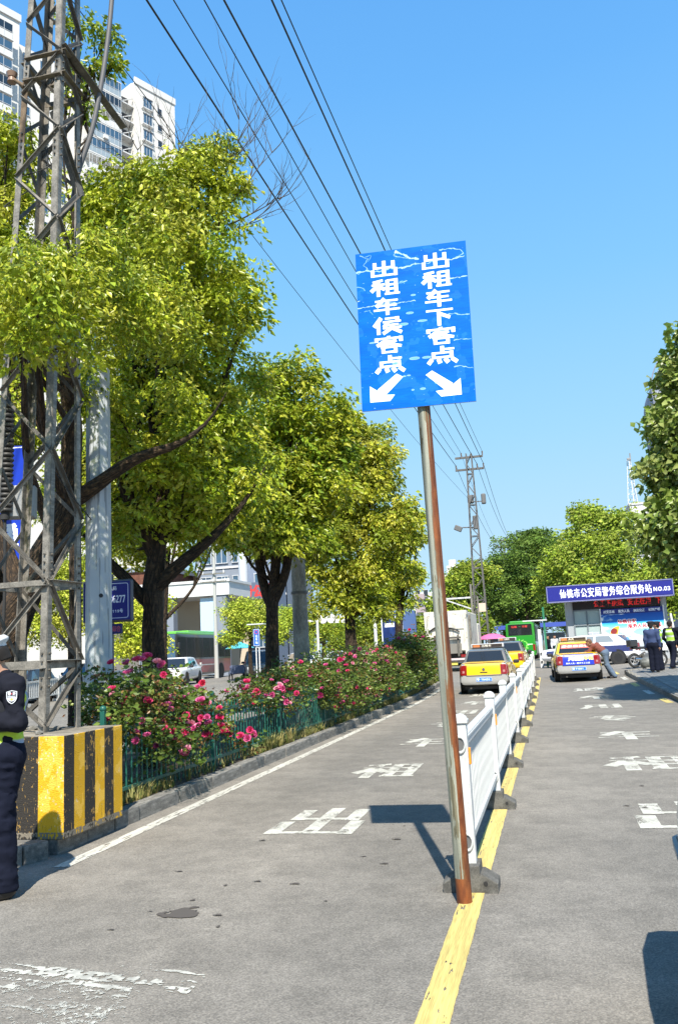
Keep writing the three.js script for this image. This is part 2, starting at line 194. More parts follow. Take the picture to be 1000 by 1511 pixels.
{
  const S = 256, chars = '出租车专用道', W = S * 3, H = S * 2;
  const alpha = canvasTex(W, H, (c) => {
    c.fillStyle = '#000'; c.fillRect(0, 0, W, H); c.fillStyle = '#fff';
    [...chars].forEach((ch, i) => glyph(c, ch, (i % 3) * S + 20, (i / 3 | 0) * S + 16, S - 40, S - 32, .17, .07));
    const im = c.getImageData(0, 0, W, H); for (let i = 0; i < W * H; i++) { const x = i % W, y = i / W | 0; if (fbm(x / 26, y / 26, 5) + .3 * (hash(x, y, 1) - .5) > .68) im.data[i * 4] = im.data[i * 4 + 1] = im.data[i * 4 + 2] = 0; } c.putImageData(im, 0, 0);
  }, false);
  const m = M([.62, .605, .56], .8, { map: rep(paintGrain, 3), alphaMap: alpha, alphaTest: .5 });
  const put = (ch, x0, x1, z, len) => { const i = chars.indexOf(ch), c = i % 3, r = i / 3 | 0; tag(struct('road_character', quad(x0, x1, z, z - len, .004, [c / 3, r ? 0 : .5, (c + 1) / 3, r ? .5 : 1], 4), m), 'white painted road character ' + ch); };
  [...'出租车专用车道'].forEach((ch, i) => {
    put(ch, -2.72 + .01 * i, -1.72 + .0 * i, -7.42 - i * 3.38, 1.5);
    put(ch, .5 + .01 * i, 1.75, -7.62 - i * 3.42, 1.5);
  });
  // scuffed remains of old paint, oil stains
  const scuff = dataTex(512, 256, (u, v) => { const s = fbm(u * 5 - v * 3, v * 26 + u * 6, 2), f = fbm(u * 60, v * 50, 3), e = Math.min(u, 1 - u, v, 1 - v) * 4; const g = hash(u * 512 | 0, v * 256 | 0, 9), a = s > .60 && f > .45 && v > .55 && v < .85 && u > .3 ? 255 : f * .55 + s * .4 + g * .22 + Math.min(0, e - .8) * .4 > .68 ? 255 : 0; return [a, a, a]; }, false);
  const patch = M([.52, .51, .48], .85, { map: paintGrain, alphaMap: scuff, alphaTest: .5 });
  struct('worn_paint_patch', quad(-3.4, -1.8, -3.3, -4.5, .004, [0, 0, 1, 1], 1), patch);
  const oil = dataTex(128, 128, (u, v) => { const d = Math.hypot(u - .5, v - .5) + (fbm(u * 7, v * 7, 6) - .5) * .5; const a = d < .3 ? 255 : 0; return [a, a, a]; }, false);
  const oilM = M([.075, .065, .056], 1, { alphaMap: oil, alphaTest: .5 });
  const spots = [[-2.37, -5.26, .2, .17]]; for (let i = 0; i < 16; i++) { const a = rr(0, 1); spots.push([lerp(-2.2, -1.9, a) + rr(-.8, .8), -4.4 - a * 3.2 + rr(-.6, .6), rr(.012, .06), rr(.012, .035)]); } for (let i = 0; i < 7; i++) spots.push([rr(-.3, 1.3), rr(-3.2, -10), rr(.02, .08), rr(.015, .05)]);
  struct('oil_stain', mergeGeometries(spots.map(([x, z, w, l]) => { const g = quad(x - w, x + w, z + l, z - l, .005 + rnd() * .002, [0, 0, 1, 1], 1); return g; })), oilM);
}
// ---------------------------------------------------------------- median island: kerb of single stones, soil, striped plinth
const kerb = new THREE.Group(); kerb.name = 'kerb'; kerb.userData = { kind: 'structure', label: 'grey concrete kerb along the planted median' }; scene.add(kerb);
{
  const kx = (z) => lerp(-4.17, -4.2, clamp((-z - 6) / 26, 0, 1));
  for (let z = -6.75, i = 0; z > -36; i++) { const l = i < 3 ? .5 : rr(.96, 1.04), zc = z - l / 2, x = kx(zc) - .075; const m = part('kerb_stone', new RoundedBoxGeometry(.15, .24, l - .012, 1, .014), kerbM[(rnd() * 4) | 0], kerb); m.position.set(x + rr(-.006, .006), .03 + G(x, zc) + rr(-.005, .005), zc); m.rotation.y = rr(-.008, .008); z -= l; }
  for (let k = 0; k < 4; k++) { const a0 = k / 4 * Math.PI / 2, a = a0 + Math.PI / 8, r = .62, cx = -4.17 - r, cz = -6.75, m = part('kerb_stone', new RoundedBoxGeometry(.15, .24, r * Math.PI / 8 - .012, 1, .014), kerbM[k], kerb); m.position.set(cx + Math.cos(a) * (r - .075), .03, cz + Math.sin(a) * (r - .075)); m.rotation.y = -a; }
  for (let i = 0; i < 8; i++) { const m = part('kerb_stone', new RoundedBoxGeometry(.99, .24, .15, 1, .014), kerbM[i % 4], kerb); m.position.set(-5.3 - i, .03, -6.205); }
  const far = (x, z0, z1) => { for (let z = z0; z > z1; z -= 2) { const m = part('kerb_stone', new RoundedBoxGeometry(.15, .24, 1.98, 1, .014), kerbM[(rnd() * 4) | 0], kerb); m.position.set(x, .03 + G(x, z), z - 1); } }; far(-7.2, -6.3, -36);
  const soil = M([.10, .075, .05], .98, { map: rep(concTex, .7), bumpMap: rep(bumpA, 1), bumpScale: .03 });
  const g = new THREE.PlaneGeometry(2.86, 27.8, 20, 160).rotateX(-Math.PI / 2).translate(-5.75, 0, -21.9), p = g.attributes.position; for (let i = 0; i < p.count; i++) p.setY(i, .1 + G(p.getX(i), p.getZ(i)) + fbm(p.getX(i) * 3, p.getZ(i) * 3) * .06); g.computeVertexNormals();
  struct('planting_bed', g, soil);
  const pg = new THREE.Shape(); pg.moveTo(-4.33, 6.2); pg.absarc(-4.79, 6.75, .47, 0, -Math.PI / 2, true); pg.lineTo(-13, 6.28); pg.lineTo(-13, 8.1); pg.lineTo(-4.33, 8.1);
  const sg = new THREE.ExtrudeGeometry(pg, { depth: .12, bevelEnabled: false }); sg.rotateX(Math.PI / 2).scale(1, 1, -1); const ix = sg.index; sg.translate(0, .13, 0); // lies at y .01 - .13
  const top = new THREE.Mesh(new THREE.BoxGeometry(8.6, .13, 1.84), M([.2, .2, .2], .95, { map: rep(concTex, 1) })); top.name = 'island_pavement'; top.position.set(-8.68, .062, -7.2); top.userData = { kind: 'structure' }; top.receiveShadow = true; scene.add(top);
}
// right-hand pavement with kerb stones and slabs
{
  const pk = new THREE.Group(); pk.name = 'pavement_kerb'; pk.userData = { kind: 'structure', label: 'stone kerb of the right-hand pavement' }; scene.add(pk);
  const ex = (z) => lerp(2.98, 2.74, clamp((-z - 22) / 12, -1.2, 1));
  for (let z = -8; z > -34; z -= 1) { const x = ex(z - .5), m = part('kerb_stone', new RoundedBoxGeometry(.16, .3, .988, 1, .015), kerbM[(rnd() * 4) | 0], pk); m.position.set(x + .08, G(x, z - .5) + .005, z - .5); m.rotation.y = .02; }
  for (let k = 0; k < 3; k++) { const a = (k + .5) / 3 * Math.PI / 2, r = .8, m = part('kerb_stone', new RoundedBoxGeometry(.16, .3, .41, 1, .015), kerbM[k], pk); m.position.set(2.74 + r - Math.cos(a) * (r - .08), G(3, -34.5) + .005, -34 - Math.sin(a) * (r - .08)); m.rotation.y = a; }
  for (let i = 0; i < 12; i++) { const m = part('kerb_stone', new RoundedBoxGeometry(.99, .3, .16, 1, .015), kerbM[i % 4], pk); m.position.set(4.05 + i, G(4, -34.7) + .005, -34.72); }
  const pav = new THREE.Group(); pav.name = 'pavement'; pav.userData = { kind: 'structure', label: 'pale paved sidewalk on the right' }; scene.add(pav);
  const slabM = [[.36, .36, .36], [.40, .40, .39], [.33, .335, .34], [.38, .37, .36]].map((c) => M(c, .85, { map: rep(concTex, .9) }));
  const base = new THREE.PlaneGeometry(14, 27, 14, 54).rotateX(-Math.PI / 2).translate(9.9, 0, -21.2), p = base.attributes.position; for (let i = 0; i < p.count; i++) p.setY(i, G(p.getX(i), p.getZ(i)) + .135); base.computeVertexNormals(); part('joint_bed', base, M([.16, .16, .155], .95), pav);
  const sg = new RoundedBoxGeometry(.592, .04, .592, 1, .006);
  for (let j = 0; j < 24; j++) for (let i = 0; i < 12; i++) { const z = -20.3 - j * .6, x = 3.22 + i * .6; if (z < -34.4) continue; const m = part('paving_slab', sg, slabM[(rnd() * 4) | 0], pav); m.position.set(x + .3, G(x, z) + .135 + rr(0, .004), z); m.rotation.x = -Math.atan((G(x, z - .3) - G(x, z + .3)) / .6) * -1; m.rotation.z = Math.atan((G(x + .3, z) - G(x - .3, z)) / .6); }
}

// ---------------------------------------------------------------- striped plinth under the lattice tower
{
  const t = thing('concrete_plinth', 'yellow and black striped concrete plinth under the steel tower', 'plinth', [-4.93, .125, -7.26]);
  const stripes = (seq, w, h, k, rough) => canvasTex(w, h, (c) => {
    let x = 0; for (const [f, col] of seq) { c.fillStyle = col; c.fillRect(x * w, 0, f * w + 1, h); x += f; }
    const im = c.getImageData(0, 0, w, h);
    for (let y = 0; y < h; y++) for (let i = 0; i < w; i++) {
      const o = (y * w + i) * 4, dark = im.data[o] < 100, n = fbm(i / 46, y / 60, k), f = fbm(i / 9, y / 14, k + 3), s = fbm(i / 5, y / 90, k + 5), g = (hash(i, y, k) - .5) * 16;
      let r = im.data[o], gg = im.data[o + 1], b = im.data[o + 2];
      if (dark && (f > .74 || (n > .66 && f > .52) || s > .76)) { r = 150; gg = 118; b = 60; }
      if (!dark && f > .77 - rough) { r = 176 + n * 40; gg = 148 + n * 40; b = 90 + n * 40; }
      if (!dark && n > .58) { r += 14; gg += 18; b += 46; }
      if (!dark && s > .78) { r *= .62; gg *= .6; b *= .6; }
      if (y > h * .93 && f > .42) { r = 120; gg = 112; b = 98; }
      im.data[o] = clamp(r + g, 0, 255); im.data[o + 1] = clamp(gg + g, 0, 255); im.data[o + 2] = clamp(b + g, 0, 255);
    } c.putImageData(im, 0, 0);
  });
  const Y = '#d2a012', Y2 = '#dca714', K = '#2b2722';
  const side = stripes([[.155, K], [.17, Y], [.175, K], [.165, Y2], [.165, K], [.17, Y]], 512, 512, 3, .02), front = stripes([[.3, Y], [.2, K], [.22, Y], [.13, K], [.15, Y]], 1024, 512, 9, .07);
  const m = (map) => M([1, 1, 1], .85, { map, bumpMap: rep(bumpA, 1), bumpScale: .004 });
  const g = new RoundedBoxGeometry(1.64, .86, 1.04, 2, .012);
  const top = M([.42, .38, .32], .9, { map: rep(concTex, 1) }), b = new THREE.Mesh(g, [m(side), top, top, top, m(front), top]); b.name = 'plinth_block'; b.position.y = .43; b.castShadow = b.receiveShadow = true; t.add(b);
  // loose rubble and rods on top
  for (let i = 0; i < 9; i++) part('rubble', new THREE.DodecahedronGeometry(rr(.02, .05), 0).scale(1, .6, 1.3).translate(rr(-.7, .6), .875, rr(-.4, .4)), concrete, t);
}
// ---------------------------------------------------------------- lattice tower, nearest
{
  const y0 = .98, y1 = 12.5, at = (b, t, y) => { const k = (y - y0) / (8.75 - y0); return [lerp(b[0], t[0], k), y, lerp(b[1], t[1], k)]; };
  const L = { A: [[-4.53, -7.1], [-4.43, -7.17]], B: [[-4.47, -7.62], [-4.46, -7.58]], C: [[-5.23, -7.1], [-4.83, -7.17]], D: [[-5.18, -7.62], [-4.86, -7.58]] };
  const q = (k, y) => at(L[k][0], L[k][1], y), base = [-4.85, y0, -7.36];
  const t = thing('lattice_tower', 'weathered steel lattice tower rising from the striped plinth', 'lattice tower', base);
  const loc = (g) => g.translate(-base[0], -base[1], -base[2]);
  const rustM = M([.31, .275, .23], .65, { metalness: .35, map: rep(concTex, 3) });
  for (const [k, up] of [['A', [1, 0, 1]], ['B', [1, 0, -1]], ['C', [-1, 0, 1]], ['D', [-1, 0, -1]]]) {
    const [a, b] = [q(k, y0), q(k, y1)], sx = k === 'A' || k === 'B' ? -1 : 1, sz = k === 'A' || k === 'C' ? -1 : 1, [m, l] = frame(a, b);
    for (const [ya, yb, mat] of k === 'C' ? [[y0, 7.0, steel], [7.0, 7.75, rustSteel], [7.75, y1, steel]] : [[y0, y1, steel]]) {
      const pa = q(k, ya), pb = q(k, yb), w = .066, th = .009; const mk = (ox, oz, wx, wz) => { const g = beam([pa[0] + ox, pa[1], pa[2] + oz], [pb[0] + ox, pb[1], pb[2] + oz], wx, wz, [0, 0, 1]); return g; };
      part('leg', loc(merge([mk(sx * w / 2, 0, w, th), mk(0, sz * (w / 2 + th / 2), th, w)])), mat, t);
    }
    for (const yb of [1.5, 2.43, 4.6, 6.9, 7.75]) for (let i = 0; i < 5; i++) { const p = q(k, yb + i * .075 - .1); part('bolt', loc(cyl([p[0] + sx * .038, p[1], p[2] - sz * .004], [p[0] + sx * .038, p[1], p[2] - sz * .024 + 0], .011, .011, 6)), steelDark, t); if (k !== 'C' && k !== 'D') part('bolt', loc(cyl([p[0] - sx * .004, p[1], p[2] + sz * .04], [p[0] - sx * .024, p[1], p[2] + sz * .04], .011, .011, 6)), steelDark, t); }
  }
  const brace = (k1, ya, k2, yb, w0 = .055, mat = steel, o = 0) => { const a = q(k1, ya), b = q(k2, yb), c = [(a[0] + b[0]) / 2 - base[0], 0, (a[2] + b[2]) / 2 - base[2]], l = Math.hypot(c[0], c[2]); const s = [c[0] / l * (.012 + o), 0, c[2] / l * (.012 + o)], w = w0 * .76; const g = angle([a[0] + s[0], a[1], a[2] + s[2]], [b[0] + s[0], b[1], b[2] + s[2]], w, .007, [s[0], 0, s[2]]); part('brace', loc(g), mat, t); };
  const hs = [1.05, 1.62, 2.38, 3.02, 3.66, 4.3, 4.94, 5.55, 6.1, 6.62, 7.1, 7.56, 8.0, 8.42, 8.84, 9.26, 9.7, 10.2, 10.7, 11.2, 11.7, 12.2];
  for (let i = 0; i + 1 < hs.length; i++) { const [a, b] = [hs[i], hs[i + 1] - .02], f = i % 2;
    brace(...(f ? ['C', a, 'A', b] : ['A', a, 'C', b]), .05, f ? steel : steelDark, .004); brace(...(f ? ['A', b, 'B', a] : ['B', b, 'A', a]), .055, steelDark, .004); brace(...(f ? ['D', b, 'B', a] : ['D', a, 'B', b]), .05, steelDark); brace(...(f ? ['D', a, 'C', b] : ['C', a, 'D', b]), .05, steelDark); }
  for (const y of [1.6, 2.36, 7.72, 7.98]) for (const [a, b] of [['A', 'C'], ['A', 'B'], ['D', 'B'], ['C', 'D']]) brace(a, y, b, y, y < 2 ? .1 : .075, y < 3 ? steel : rustM, .016);
  // long arm sticking out near the top
  part('bracket_arm', loc(angle(q('A', 8.05).map((v, i) => v + [.02, .05, -.02][i]), [-4.22, 7.7, -8.15], .09, .008)), steelDark, t);
  part('bracket_arm', loc(angle(q('B', 6.55), [-4.6, 7.4, -7.3], .07, .008)), steelDark, t);
  const tower = t;
  // conduit, coils and other fittings
  const pipe = thing('cable_conduit', 'dark grey cable conduit running up beside the steel tower', 'conduit', [-4.4, 6.4, -7.75]);
  part('conduit_pipe', tube([[-.2, .1, .1], [-.13, .5, .08], [.02, 1.0, .05], [.2, 2.2, 0], [.28, 3.4, 0], [.3, 5.8, 0]], .027, 8, 50), M([.11, .11, .115], .6), pipe);
  const ins = thing('spring_insulator', 'black ribbed cable joint hanging on the left side of the tower', 'insulator', [-5.5, 3.25, -7.85]);
  for (let i = 0; i < 22; i++) part('rib', new THREE.TorusGeometry(.055, .022, 6, 14).rotateX(Math.PI / 2).translate(.012 * Math.sin(i * .1), i * .055, 0), M([.05, .048, .045], .5), ins);
  part('core', cyl([0, -.1, 0], [0, 1.3, 0], .045), rubber, ins); part('cable', tube([[0, 1.3, 0], [.05, 2.2, 0], [.1, 3.4, .05]], .018, 6), rubber, ins); part('tail_cable', tube([[0, -.1, 0], [.03, -.8, .03], [0, -1.6, 0], [.06, -2.6, 0]], .016, 6), rubber, ins);
  const bx = thing('junction_box', 'flat grey metal plate box beside the ribbed cable joint', 'metal box', [-5.4, 3.35, -8.0], .4);
  part('box_body', rbox(.3, .36, .14, .02), M([.32, .32, .31], .55, { metalness: .3 }), bx); part('box_lid', rbox(.27, .33, .02, .008, 0, 0, .076), M([.36, .36, .35], .5, { metalness: .3 }), bx);
  const pin = thing('pin_insulator', 'small brown pin insulator on the left corner of the tower', 'insulator', [-4.98, 7.75, -7.15]);
  part('pin', cyl([.12, -.1, 0], [-.02, .02, 0], .02), rustSteel, pin); part('ceramic_cap', new THREE.CylinderGeometry(.06, .045, .05, 12).translate(-.03, .06, 0), M([.24, .15, .1], .3), pin); part('ceramic_neck', new THREE.CylinderGeometry(.035, .05, .06, 12).translate(-.03, .01, 0), M([.24, .15, .1], .3), pin);
  for (let i = 0; i < 12; i++) { const y = rr(3, 8.6), a = [rr(-5.1, -4.5), y, rr(-7.6, -7.1)], b = [a[0] + rr(-.5, .5), y + rr(-1, 1), a[2] + rr(-.3, .3)]; const w = tube([a, [(a[0] + b[0]) / 2 + rr(-.2, .2), (a[1] + b[1]) / 2 - rr(0, .3), (a[2] + b[2]) / 2], b], .006, 5, 12); part('loose_wire', loc(w), rubber, tower); }
}
// ---------------------------------------------------------------- grey lamp post behind the tower, utility poles
{
  const m = M([.60, .64, .67], .6, { map: rep(dataTex(256, 512, (u, v) => { const n = tnoise(u, v, 9, 2), s = tnoise(u, v, 50, 3), t = 222 + (n - .5) * 34 - (s > .82 ? 46 : 0) + (tnoise(u, v, 5, 7) - .5) * 16; return [t, t, t]; }), 1, .35) });
  const t = thing('lamp_post', 'thick pale grey octagonal steel post behind the lattice tower', 'post', [-5.27, .1, -9.4]);
  const g = new THREE.CylinderGeometry(.145, .165, 5.2, 8, 1).rotateY(Math.PI / 8 + .2).translate(0, 2.6, 0).toNonIndexed(); g.computeVertexNormals(); part('shaft', g, m, t);
  part('base_plate', rbox(.5, .03, .5, .01, 0, .02, 0), m, t); part('cable_hole', cyl([.09, 2.3, .105], [.1, 2.3, .125], .025, .025, 12), black, t);
  for (const s of [-1, 1]) for (const k of [-1, 1]) part('anchor_bolt', cyl([s * .2, .03, k * .2], [s * .2, .09, k * .2], .018, .018, 6), steelDark, t);
  const conc = M([.5, .48, .43], .9, { map: rep(concTex, 1, 2), bumpMap: rep(bumpA, 1), bumpScale: .006 });
  const u = thing('utility_pole', 'round concrete utility pole standing between the second and third street trees', 'utility pole', [-5.42, .1, -18.7]);
  part('pole_shaft', new THREE.CylinderGeometry(.13, .2, 6.4, 18, 1).translate(0, 3.2, 0), conc, u);
  for (const y of [2.9, 4.2]) part('steel_band', new THREE.CylinderGeometry(.19, .19, .06, 18).translate(0, y, 0), steelDark, u);
  part('cross_arm', box(1.2, .08, .08, 0, 6.1, 0), steel, u);
  // information sign on two-tier boards
  const s = thing('road_information_sign', 'dark blue phone number sign on a post behind the pale lamp post', 'sign', [-5.98, .1, -11], .1);
  part('post', cyl([0, 0, 0], [0, 2.75, 0], .045, .045, 12), M([.2, .2, .2], .5, { metalness: .4 }), s);
  const blue = canvasTex(512, 420, (c, w, h) => { c.fillStyle = '#1b1f7d'; c.fillRect(0, 0, w, h); c.strokeStyle = '#cfd4ea'; c.lineWidth = 8; c.beginPath(); c.roundRect(22, 22, w - 44, h - 44, 24); c.stroke(); c.fillStyle = '#e9ecf5'; text(c, '服务站局部'.slice(0, 4), 170, 52, 44, 44, 6); c.font = 'bold 96px sans-serif'; c.save(); c.translate(44, 232); c.scale(.68, 1.15); c.fillText('0728-3286277', 0, 0); c.restore(); text(c, '仙桃大道正路119号'.replace('大', '市'), 52, 300, 40, 44, 3); });
  const fr = M([.13, .13, .16], .4, { metalness: .3 });
  part('sign_frame', rbox(.74, .6, .07, .03, 0, 2.36, .08), fr, s); panel(.68, .54, .02, M([1, 1, 1], .35, { map: blue }), s, 'sign_face', 0, 2.36, .118, fr);
  panel(.5, .14, .03, M([1, 1, 1], .4, { map: canvasTex(256, 64, (c, w, h) => { c.fillStyle = '#22236a'; c.fillRect(0, 0, w, h); c.fillStyle = '#c8586a'; text(c, '警务综合', 120, 14, 30, 36, 2); }) }), s, 'lower_plate', -.05, 1.97, .07, fr);
  // tall blue sign at the left edge
  const b = thing('blue_notice_board', 'tall blue notice board with large white characters behind the tower', 'notice board', [-7.5, .1, -10.6], .15);
  for (const x of [-.38, .38]) part('post', cyl([x, 0, 0], [x, 4.75, 0], .035, .035, 10), steel, b);
  const bt = canvasTex(512, 1024, (c, w, h) => { c.fillStyle = '#1236b0'; c.fillRect(0, 0, w, h); c.strokeStyle = '#e8ecf8'; c.lineWidth = 10; c.strokeRect(16, 16, w - 32, h - 32); c.fillStyle = '#eef2fb'; text(c, '车', 236, 330, 200, 200, 0, .15, .14); text(c, '通', 236, 680, 200, 200, 0, .15, .14); });
  panel(.86, 1.72, .04, M([1, 1, 1], .4, { map: bt }), b, 'board_face', 0, 3.82, .05);
}
// ---------------------------------------------------------------- the blue taxi sign on its rusty pole
{
  const t = thing('taxi_stand_sign', 'cracked blue taxi stand sign on a rusty leaning pole in the road', 'sign', [-.64, 0, -5.59]);
  const rust = dataTex(256, 1024, (u, v) => { // u runs round the pole; rust has run down one side
    const d = Math.abs(((u - .70 + .5) % 1 + 1) % 1 - .5), n = fbm(u * 9, v * 20, 1), s = fbm(u * 26, v * 7, 4), f = hash(u * 256 | 0, v * 1024 | 0, 2) * 18 - 9, e = d + (s - .5) * .2 + (n - .5) * .12 - (v < .035 ? .8 : 0) + (v > .97 ? -.02 : 0);
    if (e < .18) { const k = fbm(u * 14, v * 60, 7); return [118 + k * 70 - n * 56 + f, 58 + k * 52 - n * 24 + f, 28 + k * 26 + f]; }
    if (e < .21) return [128 + f, 88 + f, 56 + f];
    const k = (s - .5) * 150, q = n > .62 ? -34 : 0; return [140 + k + f + q, 142 + k * .95 + f + q * 1.2, 128 + k * .85 + f + q * 1.4];
  });
  const top = [-.055, 4.26, .0];
  part('pole', taper([[0, 0, 0, .048], [-.02, 1.4, 0, .045], [-.055, 4.2, 0, .043]], 20, 30), M([.85, .85, .85], .6, { metalness: .25, map: (() => { const c = rep(rust, 1 / (Math.PI * 2 * .05), 1 / 4.2); return c; })() }), t);
  part('pole_cap', new THREE.CylinderGeometry(.048, .048, .01, 20).translate(-.055, 4.2, 0), rustSteel, t);
  const face = canvasTex(1024, 1536, (c, w, h) => {
    c.fillStyle = '#0562c8'; c.fillRect(0, 0, w, h);
    const im = c.getImageData(0, 0, w, h); for (let y = 0; y < h; y++) for (let x = 0; x < w; x++) { const o = (y * w + x) * 4, n = fbm(x / 190, y / 60, 2), f = fbm(x / 60, y / 9, 5), pale = fbm(x / 130, y / 130, 8); const t = (n - .5) * 26 + (f - .5) * 18; im.data[o] += Math.max(0, t * .4) + (pale > .62 ? 20 : 0); im.data[o + 1] += t * .8 + (pale > .62 ? 10 : 0); im.data[o + 2] += t * .7; } c.putImageData(im, 0, 0);
    c.strokeStyle = 'rgba(40,90,170,.5)'; c.lineWidth = 2; for (let i = 0; i < 26; i++) { let y = 60 + hash(i, 1, 2) * h, x = hash(i, 2, 2) * w * .8; c.beginPath(); c.moveTo(x, y); for (let k = 0; k < 6; k++) { x += 30 + hash(i, k, 5) * 40; y -= (hash(i, k, 6) - .35) * 14; c.lineTo(x, y); } c.stroke(); }
    c.fillStyle = '#f6f8fb';
    [...'出租车侯客点'].forEach((ch, i) => glyph(c, ch, 128 + i * 3, 96 + i * 186, 268, 160, .13, .12)); [...'出租车下客点'].forEach((ch, i) => glyph(c, ch, 604 + i * 3, 80 + i * 182, 268, 160, .13, .12));
    const arrow = (x, y, sx) => { c.save(); c.translate(x, y); c.scale(sx, 1); c.beginPath(); c.moveTo(0, 0); c.lineTo(58, 36); c.lineTo(-104, 190); c.lineTo(-24, 196); c.lineTo(-70, 252); c.lineTo(-252, 250); c.lineTo(-250, 96); c.lineTo(-178, 148); c.lineTo(-178, 134); c.closePath(); c.fill(); c.restore(); }; arrow(330, 1208, 1); arrow(650, 1212, -1);
    // cracks and peeled film
    const crack = (pts, lw, a) => { c.strokeStyle = `rgba(205,224,242,${a})`; c.lineJoin = 'round'; for (let i = 0; i + 1 < pts.length; i++) { let [x, y] = pts[i]; const [bx, by] = pts[i + 1], n = Math.max(2, Math.hypot(bx - x, by - y) / 16 | 0); for (let k = 0; k < n; k++) { const nx = lerp(pts[i][0], bx, (k + 1) / n) + (hash(i, k, pts[0][0]) - .5) * 12, ny = lerp(pts[i][1], by, (k + 1) / n) + (hash(k, i, pts[0][1]) - .5) * 12; c.lineWidth = lw * (.35 + hash(i, k, 9)); c.beginPath(); c.moveTo(x, y); c.lineTo(nx, ny); c.stroke(); x = nx; y = ny; } } };
    crack([[0, 190], [90, 175], [210, 200], [330, 180], [430, 190], [560, 170]], 14, .75); crack([[370, 20], [450, 60], [520, 110], [590, 120]], 18, .8); crack([[390, 10], [360, 60], [440, 90], [520, 110]], 8, .7); crack([[40, 20], [120, 60], [70, 120], [110, 160], [20, 200]], 7, .6); crack([[90, 40], [150, 30], [120, 90]], 6, .5);
    crack([[780, 60], [900, 60], [980, 90], [1000, 120], [900, 170]], 9, .7); crack([[840, 176], [920, 166], [1010, 150]], 10, .8); crack([[0, 540], [120, 532], [260, 524], [420, 530], [540, 526]], 8, .75); crack([[560, 170], [660, 178], [760, 150], [860, 170]], 8, .6); crack([[400, 330], [470, 320], [380, 345]], 8, .6); crack([[860, 350], [960, 350], [1020, 348]], 9, .8); crack([[800, 700], [880, 690], [950, 712], [1020, 712]], 10, .7); crack([[860, 950], [940, 946], [1020, 948]], 7, .7); crack([[850, 1200], [920, 1196], [1020, 1230]], 8, .7); crack([[0, 470], [20, 468]], 6, .8); crack([[60, 580], [110, 570], [140, 620]], 6, .5); crack([[0, 330], [60, 345], [80, 370]], 6, .6);
    for (const [x, y, a, b] of [[480, 640, 34, 10], [420, 742, 40, 12], [590, 728, 44, 9], [500, 1080, 46, 13], [610, 1082, 40, 10], [330, 1110, 34, 14], [120, 890, 26, 6], [690, 1330, 18, 8], [470, 1376, 12, 7], [560, 1374, 24, 9], [520, 470, 22, 8], [400, 1240, 14, 5], [440, 1236, 16, 5]]) { c.fillStyle = 'rgba(140,190,240,.75)'; c.beginPath(); c.ellipse(x, y, a, b, 0, 0, 7); c.fill(); c.strokeStyle = 'rgba(220,235,250,.6)'; c.lineWidth = 3; c.stroke(); }
    for (let i = 0; i < 60; i++) { c.fillStyle = 'rgba(215,230,245,.6)'; c.fillRect(hash(i, 3, 1) * w, hash(i, 4, 1) * h, 3 + hash(i, 5, 1) * 12, 2 + hash(i, 6, 1) * 4); }
  });
  const b = panel(.772, 1.15, .012, P([1, 1, 1], .5, { map: face, specularIntensity: .15 }), t, 'sign_board', -.062, 3.755, .062, M([.2, .3, .5], .5)); b.rotation.set(0, .04, -.012);
  part('clamp', [box(.13, .03, .012, -.055, 4.1, .052), box(.13, .03, .012, -.05, 3.3, .052)], steel, t);
}
